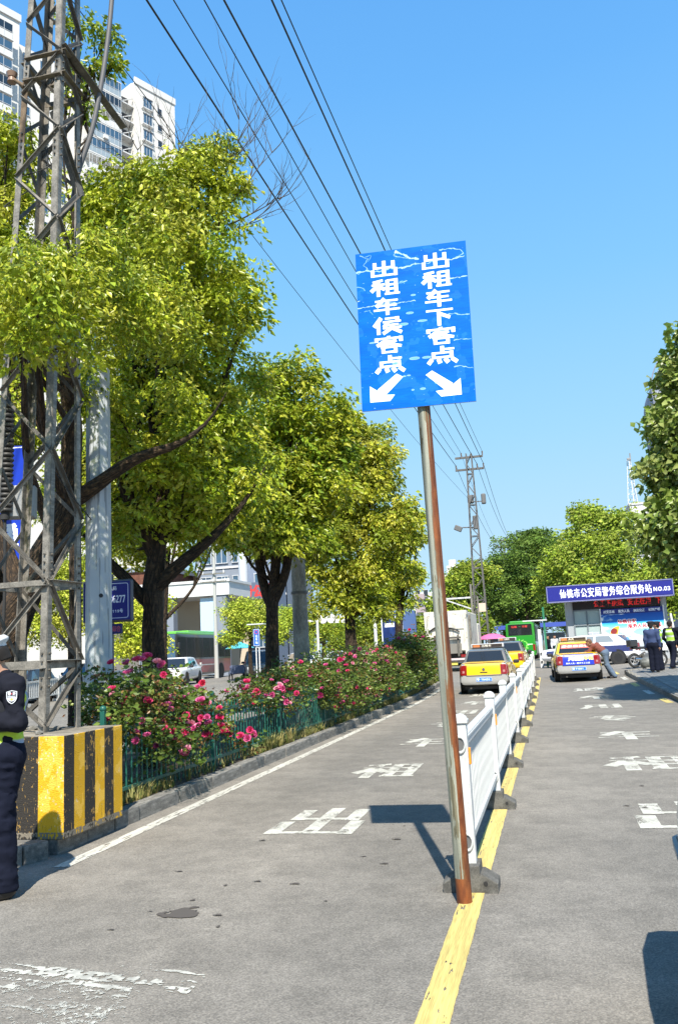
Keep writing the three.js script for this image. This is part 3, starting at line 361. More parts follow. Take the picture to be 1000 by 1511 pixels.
// ---------------------------------------------------------------- white road barrier
{
  const X = -.62, Z0 = -5.9, D = 2.87, N = 11, y0 = .3, y1 = .92;
  const t = thing('road_barrier', 'long white metal picket barrier on the yellow centre line', 'barrier', [X, 0, Z0]);
  const baseM = M([.19, .19, .185], .9, { map: rep(concTex, 3) }), orange = P([.85, .30, .02], .25, { clearcoat: .6 });
  const sh = new THREE.Shape([[-.17, 0], [.17, 0], [.17, .055], [.085, .105], [.06, .105], [.06, .16], [-.06, .16], [-.06, .105], [-.085, .105], [-.17, .055]].map((p) => new THREE.Vector2(...p)));
  const baseG = new THREE.ExtrudeGeometry(sh, { depth: .2, bevelEnabled: true, bevelSize: .008, bevelThickness: .008, bevelSegments: 2 }).translate(0, 0, -.1), holeG = cyl([.1, .06, .1], [.1, .06, .112], .014, .014, 10);
  const postG = rbox(.088, 1.0, .088, .006, 0, .58, 0), capG = merge([rbox(.112, .03, .112, .008, 0, 1.07, 0), new THREE.SphereGeometry(.052, 14, 6, 0, 6.3, 0, Math.PI / 2).scale(1, .7, 1).translate(0, 1.083, 0)]), ringG = new THREE.TorusGeometry(.043, .009, 6, 18).scale(.8, 1.2, 1), holeD = new THREE.CircleGeometry(.032, 16);
  const pickG = box(.02, y1 - y0, .034, 0, (y0 + y1) / 2, 0), refG = rbox(.014, .11, .05, .006);
  for (let i = 0; i < N; i++) {
    const z = -i * D, y = G(X, Z0 + z), wob = i ? rr(-.02, .02) : 0, p = part('post', postG, whitePaint, t); p.position.set(wob, y, z); p.rotation.z = i ? rr(-.008, .008) : .004;
    part('post_cap', capG, whitePaint, p); const bs = part('rubber_foot', baseG, baseM, p); bs.position.y = 0; if (i < 3) part('foot_hole', holeG, black, bs);
    if ([0, 1, 3].includes(i)) { const r = part('reflector', refG, orange, p); r.position.set(.05, .84, -.02); }
    for (const ry of [y1, y0]) { const rg = part('ring', ringG, whitePaint, p); rg.position.set(-.005, ry, .05); const h = part('ring_hole', holeD, M([.12, .12, .12], .7), rg); h.position.z = -.003; h.scale.set(.8, 1.2, 1); }
    if (i === N - 1) break;
    const ya = G(X, Z0 + z), yb = G(X, Z0 + z - D), len = D - .09, wob2 = wob;
    const rail = part('top_rail', merge([rbox(.062, .075, len, .008), box(.074, .012, len - .002, 0, .018, 0)]), whitePaint, t); rail.position.set(wob2, (ya + yb) / 2 + y1 + .02, z - D / 2); rail.rotation.x = Math.atan2(yb - ya, D);
    const lo = part('bottom_rail', rbox(.05, .05, len, .008), whitePaint, t); lo.position.set(wob2, (ya + yb) / 2 + y0, z - D / 2); lo.rotation.x = Math.atan2(yb - ya, D);
    const n = 24; for (let k = 1; k < n; k++) { const zz = z - .045 - len * k / n, q = part('picket', pickG, whitePaint, t); q.position.set(wob2, lerp(ya, yb, k / n), zz); }
  }
}
// ---------------------------------------------------------------- power line pylon down the road, second pylon, conductors
function pylon(label, x, z, h, w0, w1, arms, arm) {
  const y0 = G(x, z), t = thing('power_pylon', label, 'pylon', [x, y0, z]);
  const m = M([.12, .115, .11], .6, { metalness: .4 }), c = (sx, sz, y) => { const w = lerp(w0, w1, y / h) / 2; return [sx * w, y, sz * w]; };
  for (const sx of [-1, 1]) for (const sz of [-1, 1]) part('leg', beam(c(sx, sz, 0), c(sx, sz, h), .075), m, t);
  const n = 20, g = []; for (let i = 0; i < n; i++) { const a = h * i / n, b = h * (i + 1) / n; for (const s of [-1, 1]) { g.push(beam(c(-1, s, i % 2 ? a : b), c(1, s, i % 2 ? b : a), .045), beam(c(s, -1, i % 2 ? a : b), c(s, 1, i % 2 ? b : a), .045)); if (i % 3 === 0) g.push(beam(c(-1, s, a), c(1, s, a), .05)); } }
  g.forEach((q) => part('brace', q, m, t));
  for (const [ay, half, pins] of arms) { const a = part('cross_arm', box(half * 2, .13, .12, 0, ay, 0), m, t); for (const p of pins) part('insulator', [cyl([p, ay + .06, 0], [p, ay + .34, 0], .035, .05, 8)], M([.16, .12, .1], .4), a); }
  return t;
}
const P1 = pylon('tall dark lattice power pylon with two cross arms down the road', -4.05, -56, 14, .85, .34, [[13.75, .92, [-.5, .9]], [12.92, .95, [-.9, .5, .92]]], 1);
{
  const m = M([.12, .12, .12], .6);
  part('transformer_switch', [rbox(.4, .55, .35, .06, -.1, 10.9, 0), rbox(.3, .7, .3, .08, .75, 10.85, 0), box(.9, .06, .06, .4, 10.7, 0)], m, P1); part('breaker', [rbox(.3, .9, .3, .05, .1, 9.3, .1)], m, P1);
  const lamp = part('floodlight_arm', [cyl([0, 9.0, 0], [-.75, 9.05, 0], .04)], m, P1); part('floodlight', rbox(.5, .34, .26, .04).rotateZ(-.45).translate(-1.05, 9.0, .05), m, lamp);
  part('sign_plate', box(.5, .55, .04, .12, 3.7, .45), M([.62, .5, .4], .5), P1);
  const P2 = pylon('distant lattice power pylon half hidden behind the dark tree', -4.0, -97, 13.1, .85, .34, [[13.0, .85, [-.8, .6, .8]], [12.3, .9, [-.8]]], 1);
  const end = (x, y) => [-4.05 + x, y + G(-4, -56), -56], far = (x, y) => [-4.0 + x, y + G(-4, -97), -97];
  const wire = (label, a, b, c, r, sag) => { // a: a point seen in the sky; the wire is continued behind the camera
    const A = V3(a), B = V3(b), d = A.clone().sub(B), S = A.clone().addScaledVector(d, .55), pts = []; for (let i = 0; i <= 20; i++) { const p = S.clone().lerp(B, i / 20), u = i / 20; pts.push([p.x, p.y - sag * 4 * u * (1 - u) + sag * 4 * .355 * .645 * (1 - u) * 1.4 * 0, p.z]); }
    const t = thing('power_line', label, 'power line', b.map((v) => v), 0, 'overhead wires running to the pylon'); const off = (p) => [p[0] - b[0], p[1] - b[1], p[2] - b[2]];
    part('conductor', tube(pts.map(off), r, 5, 40), rubber, t); if (c) { const C = c, q = []; for (let i = 0; i <= 12; i++) { const u = i / 12; q.push([lerp(b[0], C[0], u), lerp(b[1], C[1], u) - 1.1 * 4 * u * (1 - u) * .55, lerp(b[2], C[2], u)]); } part('far_span', tube(q.map(off), r * .8, 5, 20), rubber, t); }
  };
  wire('thick black wire, first of the six from the left', [-5.55, 13.0, -12.2], end(-.9, 13.25), far(-.8, 12.6), .019, .55);
  wire('thin black wire, second of the six from the left', [-5.15, 13.0, -12.3], end(-.9, 14.0), null, .012, .5);
  wire('thin black wire, third of the six from the left', [-4.7, 13.0, -12.45], end(-.5, 14.08), far(-.8, 13.3), .012, .4);
  wire('thick black wire, fourth of the six from the left', [-4.38, 13.0, -12.55], end(.5, 13.25), far(.6, 13.3), .019, .4);
  wire('thick black wire, fifth of the six from the left', [-3.64, 13.0, -12.78], end(.92, 13.25), far(.8, 13.3), .019, .3);
  wire('thin black wire, rightmost of the overhead wires', [-3.48, 13.0, -12.83], end(.9, 14.08), null, .012, .3);
  wire('very thin low wire crossing behind the big tree to the pylon', [-6.27, 12.6, -12.0], end(-.2, 10.9), null, .008, .9);
}

// ---------------------------------------------------------------- foliage
function leafGeo(n, R, L, W, droop) { // a spray of n pointed leaves, each folded along its midrib
  const pos = [], idx = [], col = [];
  for (let i = 0; i < n; i++) {
    const a = rnd() * 6.283, e = rr(-.8, 1), q = Math.sqrt(1 - Math.min(1, e * e)), rad = R * Math.cbrt(rnd());
    const c = new THREE.Vector3(Math.cos(a) * q * rad, e * rad * .8, Math.sin(a) * q * rad);
    const d = new THREE.Vector3(Math.cos(a + rr(-.8, .8)), -droop + rr(-.5, .5), Math.sin(a + rr(-.8, .8))).normalize(), s = new THREE.Vector3(rr(-1, 1), rr(-.3, .3), rr(-1, 1)).cross(d).normalize(), nn = new THREE.Vector3().crossVectors(d, s);
    const l = L * rr(.5, 1.35), w = W * rr(.55, 1.3) * (l / L) ** .4, b = pos.length / 3, t = rr(.75, 1.2);
    for (const p of [c, c.clone().addScaledVector(d, l * .45).addScaledVector(s, w / 2).addScaledVector(nn, w * .16), c.clone().addScaledVector(d, l).addScaledVector(nn, -l * .14), c.clone().addScaledVector(d, l * .45).addScaledVector(s, -w / 2).addScaledVector(nn, w * .16)]) { pos.push(p.x, p.y, p.z); col.push(t, t, t * rr(.8, 1)); }
    idx.push(b, b + 1, b + 2, b, b + 2, b + 3);
  }
  const g = new THREE.BufferGeometry(); g.setAttribute('position', new THREE.Float32BufferAttribute(pos, 3)); g.setAttribute('color', new THREE.Float32BufferAttribute(col, 3)); g.setIndex(idx); g.computeVertexNormals(); return g;
}
const leafM = (r = .34, tr = .4) => new THREE.MeshPhysicalMaterial({ color: 0xffffff, vertexColors: true, roughness: r, transmission: tr, thickness: 0, side: THREE.DoubleSide, specularIntensity: .5 });
const leafMat = leafM(), leafFar = leafM(.6, .2);
const spray = { camphor: leafGeo(18, .17, .1, .05, .5), camphorB: leafGeo(18, .2, .1, .052, .8), wide: leafGeo(18, .24, .13, .064, .6), plane: leafGeo(10, .3, .19, .17, .3), far: leafGeo(22, .62, .26, .16, .3), round: leafGeo(20, .3, .12, .08, .1), rose: leafGeo(12, .12, .062, .042, .1), red: leafGeo(8, .1, .05, .03, .1) };
const GRN = { lime: [[.50, .55, .045], [.43, .50, .036], [.56, .57, .075], [.32, .42, .03]], green: [[.36, .43, .034], [.27, .36, .028], [.44, .48, .05], [.19, .29, .024]], olive: [[.48, .49, .05], [.36, .41, .036], [.54, .52, .08], [.25, .32, .03]], deep: [[.11, .20, .03], [.08, .15, .024], [.16, .25, .04]], bush: [[.16, .22, .035], [.11, .17, .03], [.22, .28, .06]], planeg: [[.27, .35, .08], [.20, .28, .06], [.36, .41, .14]], rose: [[.12, .20, .038], [.17, .25, .05], [.24, .29, .075], [.085, .145, .03]] };
function crown(parent, blobs, geos, cols, dens, mat = leafMat, o = {}) {
  blobs = blobs.map((b) => [b[0], b[1], b[2], b[3] * (o.grow ?? 1.12)]); const base = parent.position, put = geos.map(() => []);
  for (const [bx, by, bz, r] of blobs) {
    const nsub = Math.max(6, Math.round((o.sub ?? 22) * Math.min(2.2, r / .6))), k = o.lump ?? .36;
    for (let s = 0; s < nsub; s++) {
      const a = rnd() * 6.283, e = rr(-.75, 1), q = Math.sqrt(Math.max(0, 1 - e * e)), rad = r * Math.pow(rnd(), .3) * rr(.78, 1.12), cx = Math.cos(a) * q * rad, cy = e * rad * .88, cz = Math.sin(a) * q * rad;
      const R = r * k * rr(.6, 1.2), n = Math.max(2, Math.round(dens * R * R / .04 * (o.fill ?? 1))), ci = (rnd() * cols.length) | 0;
      for (let i = 0; i < n; i++) { const a2 = rnd() * 6.283, e2 = rr(-1, 1), q2 = Math.sqrt(1 - e2 * e2), d = R * Math.cbrt(rnd()); put[(rnd() * geos.length) | 0].push([bx + cx + Math.cos(a2) * q2 * d, by + cy + e2 * d * .8, bz + cz + Math.sin(a2) * q2 * d, rnd() < .7 ? ci : (rnd() * cols.length) | 0]); }
    }
  }
  const m = new THREE.Matrix4(), qt = new THREE.Quaternion(), eu = new THREE.Euler(), sc = new THREE.Vector3(), ps = new THREE.Vector3(), c = new THREE.Color(); let total = 0;
  geos.forEach((g, gi) => {
    const L = put[gi]; if (!L.length) return; const im = new THREE.InstancedMesh(g, mat, L.length); im.name = 'crown'; im.castShadow = im.receiveShadow = true; im.userData.kind = 'stuff'; total += L.length;
    L.forEach(([x, y, z, ci], i) => { eu.set(rr(-.35, .35), rnd() * 6.283, rr(-.35, .35)); qt.setFromEuler(eu); const s = rr(.75, 1.2) * (o.scale ?? 1); m.compose(ps.set(x - base.x, y - base.y, z - base.z), qt, sc.set(s, s, s)); im.setMatrixAt(i, m); const f = rr(.68, 1.3); c.setRGB(cols[ci][0] * f, cols[ci][1] * f, cols[ci][2] * f); im.setColorAt(i, c); }); parent.add(im);
  }); return total;
}
function tree(label, o) { // trunk: list of [x,y,z,r]; limbs: lists of the same; blobs: [x,y,z,r]
  const b = o.trunk[0], t = thing(o.name ?? 'street_tree', label, 'tree', [b[0], b[1], b[2]], 0, o.group), loc = (p) => [p[0] - b[0], p[1] - b[1], p[2] - b[2], p[3]];
  part('trunk', taper(o.trunk.map(loc), 12, 26, .28), o.bark ?? bark, t);
  for (const l of o.limbs ?? []) part('limb', taper(l.map(loc), 8, 18, .25), o.bark ?? bark, t);
  if (o.auto) for (const [bi, [x, y, z, r]] of o.blobs.entries()) { if (bi % 2 && o.blobs.length > 8) continue; const tk = o.trunk.length - 1, tt = clamp((o.low ?? .5) + rnd() * (1 - (o.low ?? .5)), 0, .999) * tk, ti = Math.floor(tt), s = [0, 1, 2, 3].map((q) => lerp(o.trunk[ti][q], o.trunk[ti + 1][q], tt - ti)), e = [x + rr(-.2, .2) * r, y + r * .3, z + rr(-.2, .2) * r], mid = [lerp(s[0], e[0], .45) + rr(-.15, .15), lerp(s[1], e[1], .35), lerp(s[2], e[2], .5) + rr(-.15, .15)]; part('limb', taper([[...s.slice(0, 3), s[3] * .42], [...mid, s[3] * .26], [...e, .012]].map(loc), 6, 12, .2), o.bark ?? bark, t); for (let i = 0; i < (o.twigs ?? 2); i++) part('twig', taper([[...mid, s[3] * .16], [lerp(mid[0], e[0], .5) + rr(-.4, .4) * r, lerp(mid[1], e[1], .6), lerp(mid[2], e[2], .5) + rr(-.4, .4) * r, .012], [x + rr(-.8, .8) * r, y + rr(-.3, .8) * r, z + rr(-.8, .8) * r, .005]].map(loc), 5, 8), o.bark ?? bark, t); }
  crown(t, o.blobs, o.leaves ?? [spray.camphor, spray.camphorB], o.cols ?? GRN.lime, o.dens ?? 3, o.mat ?? leafMat, o); return t;
}
tree('leaning camphor tree whose trunk bends right behind the tower', { trunk: [[-6.9, .1, -9.2, .3], [-6.5, 1.7, -9.2, .25], [-6.0, 2.75, -9.2, .19], [-5.62, 3.45, -9.2, .15], [-5.46, 4.4, -9.1, .12], [-5.3, 5.1, -8.7, .08]], bark: barkPale, auto: 1,
  limbs: [[[-5.55, 3.55, -9.2, .11], [-5.2, 3.74, -9.2, .095], [-4.66, 4.02, -9.2, .075], [-4.1, 4.17, -9.25, .04], [-3.75, 4.42, -9.3, .02], [-3.5, 4.75, -9.3, .006]], [[-6.2, 2.5, -9.2, .13], [-6.9, 3.6, -9.6, .09], [-7.4, 5, -10.2, .05]]],
  blobs: [[-4.17, 4.81, -6.3, .44], [-4.34, 4.46, -6.3, .35], [-4.07, 4.46, -6.5, .32], [-4.01, 5.0, -6.6, .37], [-4.42, 5.33, -6.7, .26], [-4.6, 4.98, -6.5, .28], [-4.55, 5.23, -7, .51], [-4.49, 5.8, -7.8, .48], [-5.3, 5.07, -7.6, .44], [-4.54, 5.41, -8.4, .54], [-4.9, 5, -8, .37], [-4.27, 5.69, -9, .56], [-5.85, 4.74, -8.6, .36], [-5.51, 4.84, -9.4, .42], [-5.13, 5.72, -7.4, .3]], dens: 8, scale: .76, grow: 1.05 });
tree('bright green camphor tree behind the tower at the upper left', { trunk: [[-8.2, .1, -11.4, .22], [-8.1, 3, -11.4, .17], [-7.8, 6, -11.3, .12], [-7.6, 8, -11.2, .08]], auto: 1,
  blobs: [[-7.81, 10.01, -11, .45], [-7.71, 8.92, -11, .51], [-7.81, 9.7, -11.5, .46], [-7.76, 8, -11, .5], [-7.8, 8.48, -12, .47], [-7.24, 5.07, -11, .41], [-7.65, 5.01, -11, .41], [-7.41, 6.26, -12, .44], [-8.6, 7, -11.4, .8], [-8.6, 9, -11.4, .7], [-7.9, 6.5, -11.6, .5]], dens: 6 });
tree('loose leafy treetop showing behind the top of the tower', { trunk: [[-6.3, .1, -10.6, .1], [-6.3, 5, -10.6, .07], [-6.2, 9.4, -10.5, .04], [-6.0, 10.6, -10.5, .02]], auto: 1, blobs: [[-5.81, 10.99, -10.5, .25], [-6.07, 10.45, -10.5, .22], [-5.65, 10.49, -10.5, .16], [-6.28, 11.46, -10.5, .19], [-6.2, 10.0, -10.5, .2]], cols: GRN.green, dens: 1.0, twigs: 4 });
tree('large bright yellow green camphor tree, nearest of the median trees', { trunk: [[-5.5, .1, -11.36, .2], [-5.5, 1.5, -11.36, .155], [-5.5, 2.6, -11.36, .145], [-5.42, 3.3, -11.36, .125], [-5.3, 4.6, -11.4, .12], [-5.1, 6.2, -11.4, .09]], auto: 1,
  limbs: [[[-5.5, 2.35, -11.36, .1], [-5.85, 2.75, -11.3, .09], [-6.3, 3.25, -11.2, .065], [-6.8, 3.9, -11.2, .03], [-7.1, 4.5, -11.2, .008]], [[-5.5, 2.6, -11.36, .11], [-5.1, 2.95, -11.4, .1], [-4.6, 3.35, -11.5, .07], [-4.15, 3.9, -11.7, .035], [-3.85, 4.4, -11.8, .008]], [[-5.45, 3.1, -11.36, .12], [-5.7, 4, -11, .1], [-5.9, 5.4, -10.8, .06]]],
  blobs: [[-5.53, 8.18, -11, .88], [-5.03, 8.75, -11.4, .7], [-4.59, 9.2, -11.6, .44], [-4.26, 8.95, -11.6, .3], [-4.83, 6.98, -10.3, .84], [-4.36, 7.14, -11.3, .69], [-5.99, 8.5, -11, .56], [-4.79, 6.42, -11.5, .85], [-4.14, 6.84, -12, .37], [-5.97, 5.79, -11.8, .93], [-4.92, 5.28, -12, .85], [-4.45, 6.13, -12.8, .43], [-5.69, 4.68, -12.4, .78], [-4.98, 4.35, -12.8, .63], [-6.41, 4.41, -12.4, .48], [-6.74, 8.9, -11.5, .45], [-4.3, 8.22, -11.5, .42], [-6.85, 3.74, -13, .44], [-5.5, 7.2, -11.6, .8], [-5.46, 3.98, -12.3, .5], [-4.85, 3.76, -12.5, .42], [-5.89, 4.05, -11.8, .42], [-6, 4.4, -11.4, .39], [-4.63, 4.28, -11, .46], [-5.84, 4.3, -10.7, .32], [-4.51, 4.57, -13, .47], [-4.48, 5.01, -12, .49], [-6.16, 8.04, -10.8, .41], [-4.37, 9.7, -11.8, .25], [-4.17, 8.94, -11.8, .17], [-4.76, 9.6, -11.6, .28], [-4.1, 4.15, -11.9, .34], [-6.06, 3.48, -11.4, 0.34], [-5.38, 3.6, -10.9, 0.35], [-5.12, 3.45, -11.4, 0.38], [-4.83, 3.64, -12, 0.39], [-6.2, 3.24, -12.2, 0.25], [-5.3, 3.17, -12.2, 0.22], [-6.12, 3.73, -11, 0.3], [-4.5, 3.75, -12.4, .35], [-5.01, 4.14, -10.6, 0.43], [-5.32, 4.71, -10.4, 0.45], [-4.65, 4.56, -10.7, 0.43], [-4.61, 3.99, -11.3, 0.37], [-5.35, 4.93, -9.8, 0.39], [-4.75, 5.03, -10.4, 0.49]], dens: 4.6, grow: 1.05 });
tree('medium green camphor tree, second along the median', { trunk: [[-5.5, .1, -16.8, .19], [-5.5, 1.5, -16.8, .14], [-5.45, 2.75, -16.8, .13], [-5.4, 3.1, -16.8, .11], [-5.15, 5, -16.8, .085], [-4.9, 6.3, -16.8, .05]], auto: 1, limbs: [[[-5.47, 2.6, -16.8, .12], [-5.66, 3.2, -16.8, .11], [-5.75, 4.2, -16.7, .08]], [[-5.45, 2.7, -16.8, .12], [-5.15, 3.3, -16.8, .1], [-5.02, 4.3, -16.9, .07]]],
  blobs: [[-4.82, 7.36, -16.8, .58], [-4.4, 6.68, -17, .65], [-5.34, 6.51, -16.8, .75], [-4.24, 5.94, -17.4, .58], [-4.83, 5.54, -17, .88], [-5.58, 5.36, -16.5, .66], [-3.95, 6.4, -17.4, .3], [-4.42, 4.84, -17, .66], [-5.4, 4.63, -17, .61], [-5.83, 5.72, -16, .59], [-6.25, 4.49, -17, .52], [-5.31, 7.34, -16.8, .39], [-5.2, 4.02, -17.5, .44], [-6.41, 4.15, -15.5, .43], [-5.72, 4.65, -16, .64], [-5.77, 3.96, -15.5, 0.44], [-5.32, 3.96, -15.8, 0.44], [-4.88, 3.98, -16.2, 0.45], [-5.59, 3.73, -17, 0.32], [-4.58, 3.91, -17, 0.5], [-5.51, 4.6, -15.4, 0.5], [-5.76, 4.82, -15, .49], [-5.33, 4.05, -16.5, .5], [-4.8, 4.1, -17.2, .47], [-5.89, 3.95, -16, .28]], cols: [...GRN.green, GRN.olive[0], GRN.lime[1]], leaves: [spray.camphor, spray.wide], dens: 4.4 });
tree('olive green camphor tree, third along the median', { trunk: [[-5.5, .1, -24, .22], [-5.48, 1.6, -24, .17], [-5.43, 3.0, -24, .15], [-5, 4.5, -24, .11]], auto: 1,
  blobs: [[-4.38, 7.03, -24, .67], [-4.79, 6.15, -24, .93], [-3.87, 5.37, -24, .62], [-5.36, 5.19, -24, .89], [-4.17, 4.7, -24, .73], [-3.7, 4.72, -24.5, .32], [-5.97, 4.78, -23.5, .73], [-4.83, 3.76, -24, .73], [-5.73, 3.82, -24, .59], [-3.88, 3.73, -24.5, .33], [-5.37, 3.01, -24, .46], [-6.21, 3.82, -23.5, .45], [-5.19, 2.71, -24, .5], [-6.05, 3.03, -23.5, .5], [-4.59, 2.77, -24, .44], [-5.89, 6.87, -24, 1.03], [-5.42, 7.97, -24, 0.79], [-6.26, 5.57, -24, 0.93], [-6.78, 4.75, -23.5, 0.77], [-4.37, 8.08, -24.5, 0.34]], cols: GRN.olive, leaves: [spray.wide], dens: 3.6 });
tree('small camphor tree at the far end of the median, right of the third', { trunk: [[-5.5, .15, -32, .2], [-5.4, 2.6, -32, .14], [-5.1, 4.4, -32, .1]], auto: 1, blobs: [[-4.84, 6.5, -32, .54], [-4.59, 5.67, -32, .44], [-5.25, 4.41, -32, .73], [-4.73, 4.38, -32, .48], [-6.09, 3.69, -32, .73], [-4.93, 3.36, -32, .34]], cols: GRN.lime, leaves: [spray.wide], dens: 4.5 });
tree('shaded green tree filling the gap behind the big camphor trunk', { trunk: [[-9.6, .1, -20.2, .2], [-9.55, 2.5, -20.2, .14], [-9.4, 4.5, -20.3, .09]], auto: 1, blobs: [[-10.15, 4.97, -20, 0.81], [-9.42, 5.8, -20.5, 0.85], [-10.93, 6.04, -20, 0.78], [-8.67, 5.63, -21, 0.77], [-9.85, 6.48, -20, 0.93], [-11.13, 4.79, -20, 0.52], [-8.82, 6.66, -20.5, 0.85], [-11.72, 6.85, -20, 0.88], [-8.1, 5.03, -21, 0.42], [-10.72, 7.3, -20, 0.87], [-12.33, 5.98, -20, 0.71]], cols: GRN.green, leaves: [spray.wide], dens: 3.6 });
{ // leafless tree behind the big one
  const b = [-6.1, .1, -12.5], t = thing('bare_tree', 'leafless tree with thin twigs reaching over the big green tree', 'tree', b), loc = (p) => [p[0] - b[0], p[1] - b[1], p[2] - b[2], p[3]];
  const bm = M([.075, .06, .05], .9); part('trunk', taper([[-6.1, .1, -12.5, .09], [-5.6, 5, -12.2, .07], [-4.9, 8, -11.8, .045]].map(loc), 7, 20), bm, t);
  const grow = (p, d, len, r, depth) => { const pts = [[...p, r]]; let q = V3(p), v = V3(d).normalize(); for (let i = 1; i <= 4; i++) { v.add(new THREE.Vector3(rr(-.28, .28), rr(-.1, .3), rr(-.2, .2))).normalize(); q = q.clone().addScaledVector(v, len / 4); pts.push([q.x, q.y, q.z, r * (1 - i * .2)]); if (depth && i > 1) for (let k = 0; k < (depth > 1 ? 2 : 1); k++) grow([q.x, q.y, q.z], [v.x + rr(-1, 1), v.y + rr(-.2, .7), v.z + rr(-.6, .6)], len * rr(.4, .65), r * .5, depth - 1); } part('twig', taper(pts.map(loc), 5, 8), bm, t); };
  for (const [p, d, l] of [[[-5.39, 8.2, -11.4], [.02, 1, 0], 1.9], [[-4.8, 8, -11.8], [.1, 1, .1], 2.1], [[-4.5, 8.6, -11.7], [.5, .9, 0], 2.0], [[-4.4, 8.5, -11.7], [.9, .55, .1], 1.7], [[-4.6, 8.1, -11.8], [1, .25, 0], 1.6], [[-4.7, 8.2, -11.6], [.3, 1, .1], 2.2], [[-4.9, 8.2, -11.6], [-.3, 1, .1], 2.0], [[-4.3, 8.3, -11.7], [1, .05, 0], 1.2]]) grow(p, d, l * .78, .017, 2);
}
tree('big leaved plane tree at the right edge of the picture', { name: 'plane_tree', trunk: [[5.6, .2, -22.5, .2], [5.5, 2.5, -22.4, .16], [5.2, 5, -22.2, .11], [5, 7, -22.1, .07]], bark: barkPale, auto: 1, blobs: [[3.81, 7.96, -22, .55], [3.46, 6.94, -22, .58], [3.75, 5.71, -22, 1.0], [3.3, 4.65, -21.5, .5], [3.41, 3.96, -21.5, .9], [4.52, 6.3, -22, 1.37], [4.58, 4.3, -22, 1.4], [4.79, 8.54, -22, 1.05], [3.4, 5.79, -22.2, .44], [5.8, 6, -22.4, 1.5]], cols: GRN.planeg, leaves: [spray.plane], dens: 3.0, sub: 26, grow: 1.1 });
const bg = (label, trunkAt, blobs, cols, o = {}) => tree(label, { name: o.name ?? 'background_tree', trunk: [[...trunkAt, o.r ?? .3], [trunkAt[0], trunkAt[1] + 2, trunkAt[2], (o.r ?? .3) * .72], [trunkAt[0] + .1, trunkAt[1] + (o.th ?? 4), trunkAt[2], (o.r ?? .3) * .4]], auto: 1, twigs: 0, blobs, cols, leaves: [spray.far], dens: .4, grow: 1, mat: leafFar, sub: 26, lump: .3, ...o });
bg('broad yellow green tree rising behind the police service station', [4.5, .45, -61], [[3.51, 8.53, -62, 2.32], [5.1, 7.4, -60, 1.8], [1.74, 6.98, -62, 1.85], [4.28, 5.92, -60, 2.24], [7.1, 5.2, -58, 1.7], [3.33, 10.3, -62, 1.21], [5.5, 9.7, -61, 1.1], [7.56, 4.96, -56, 1.68], [.73, 5.98, -64, 1.43], [2.28, 5.26, -62, 1.39], [8.69, 6.14, -56, 2.12], [6.72, 4.28, -58, 1.74], [8.21, 3.66, -56, 1.26], [10, 4.5, -55, 2], [10.5, 2.5, -54, 1.4]], GRN.lime.map((c) => [c[0] * .62, c[1] * .72, c[2] * .9]));
bg('dark green spreading tree above the green bus', [-1.9, .45, -88], [[-1.71, 10.83, -86.8, 2.47], [-3.74, 8.92, -86.8, 2.21], [0.38, 11.41, -86.8, 1.69], [-5.02, 7.29, -86.8, 1.95], [-2.41, 6.44, -86.8, 2.91], [-0.58, 8.35, -86.8, 2.59], [-6.76, 6.72, -86.8, 1.62], [-4.54, 4.89, -90.52, 1.95], [-0.22, 5.33, -90.52, 2.26], [-0.53, 12.28, -86.8, 0.92], [1.49, 5.83, -90.52, 2.73], [2.98, 3.97, -90.52, 2.23], [-2.48, 4.09, -94.24, 2.48]], GRN.deep, { r: .4 });
bg('light green tree behind the white truck and the pylon', [-6, .45, -66], [[-6.76, 6.11, -66, 1.29], [-5.54, 7.08, -66, 1.09], [-7.55, 4.59, -66, 1.24], [-4.57, 7.0, -67, 1.1], [-6.29, 3.99, -66, 1.48], [-5.32, 3.16, -66, 1.18], [-5.06, 7.5, -67, .7], [-8.8, 3, -66, 1.1]], GRN.green.map((c) => [c[0] * .8, c[1] * .85, c[2]]));
bg('round clipped tree beside the left green bus, behind the roses', [-14.8, .1, -30], [[-15.13, 3, -30, 1.05], [-14.28, 3.6, -30, .54], [-15.57, 2.12, -30, .75], [-14.58, 2.33, -30, .7], [-15.84, 3.69, -30, .63]], GRN.lime, { leaves: [spray.round], dens: 1.9, lump: .34, r: .13, th: 3.2 });
bg('round clipped tree right of the left green bus', [-16, .3, -45], [[-16.11, 3.73, -45, 1.21], [-16.89, 4.34, -45, .72], [-15.3, 4.06, -45, .85], [-14.75, 3.09, -45, .85], [-16.74, 2.83, -45, .79]], GRN.lime.map((c) => [c[0] * .8, c[1] * .85, c[2]]), { leaves: [spray.round], dens: 1.8, lump: .34, r: .13, th: 3.2 });
bg('row of rounded trees behind the concrete utility pole', [-14.5, .4, -54], [[-15.66, 3.89, -52, 1.05], [-14.67, 3.45, -54, 1.08], [-13.53, 3.17, -54, .91], [-16.61, 2.88, -52, .81], [-12.62, 3.37, -56, .94], [-14.84, 2.36, -52, .8]], GRN.green, { leaves: [spray.round], dens: 1.8, lump: .34, r: .13, th: 3.2 });
bg('yellow green bushy tree seen through the base of the tower', [-21.5, .1, -34], [[-21.95, 4.52, -34, 1.03], [-20.76, 4.75, -34, .89], [-20.25, 3.52, -34, .77], [-21.6, 3.29, -34, 1.02], [-22.98, 4.28, -34, .86], [-20.09, 4.56, -34, .59], [-24.5, 4, -34, 1.3], [-19.59, 4.52, -34, 0.94], [-19.26, 3.46, -34, 0.76], [-20.04, 5.7, -36, 0.92], [-23.25, 5.99, -36, 1.15], [-21.74, 6.14, -36, 1.07], [-24, 2.6, -34, 1]], GRN.lime.map((c) => [c[0] * .85, c[1] * .85, c[2]]), { leaves: [spray.round], dens: 1.9, lump: .34, r: .13, th: 3.2 });
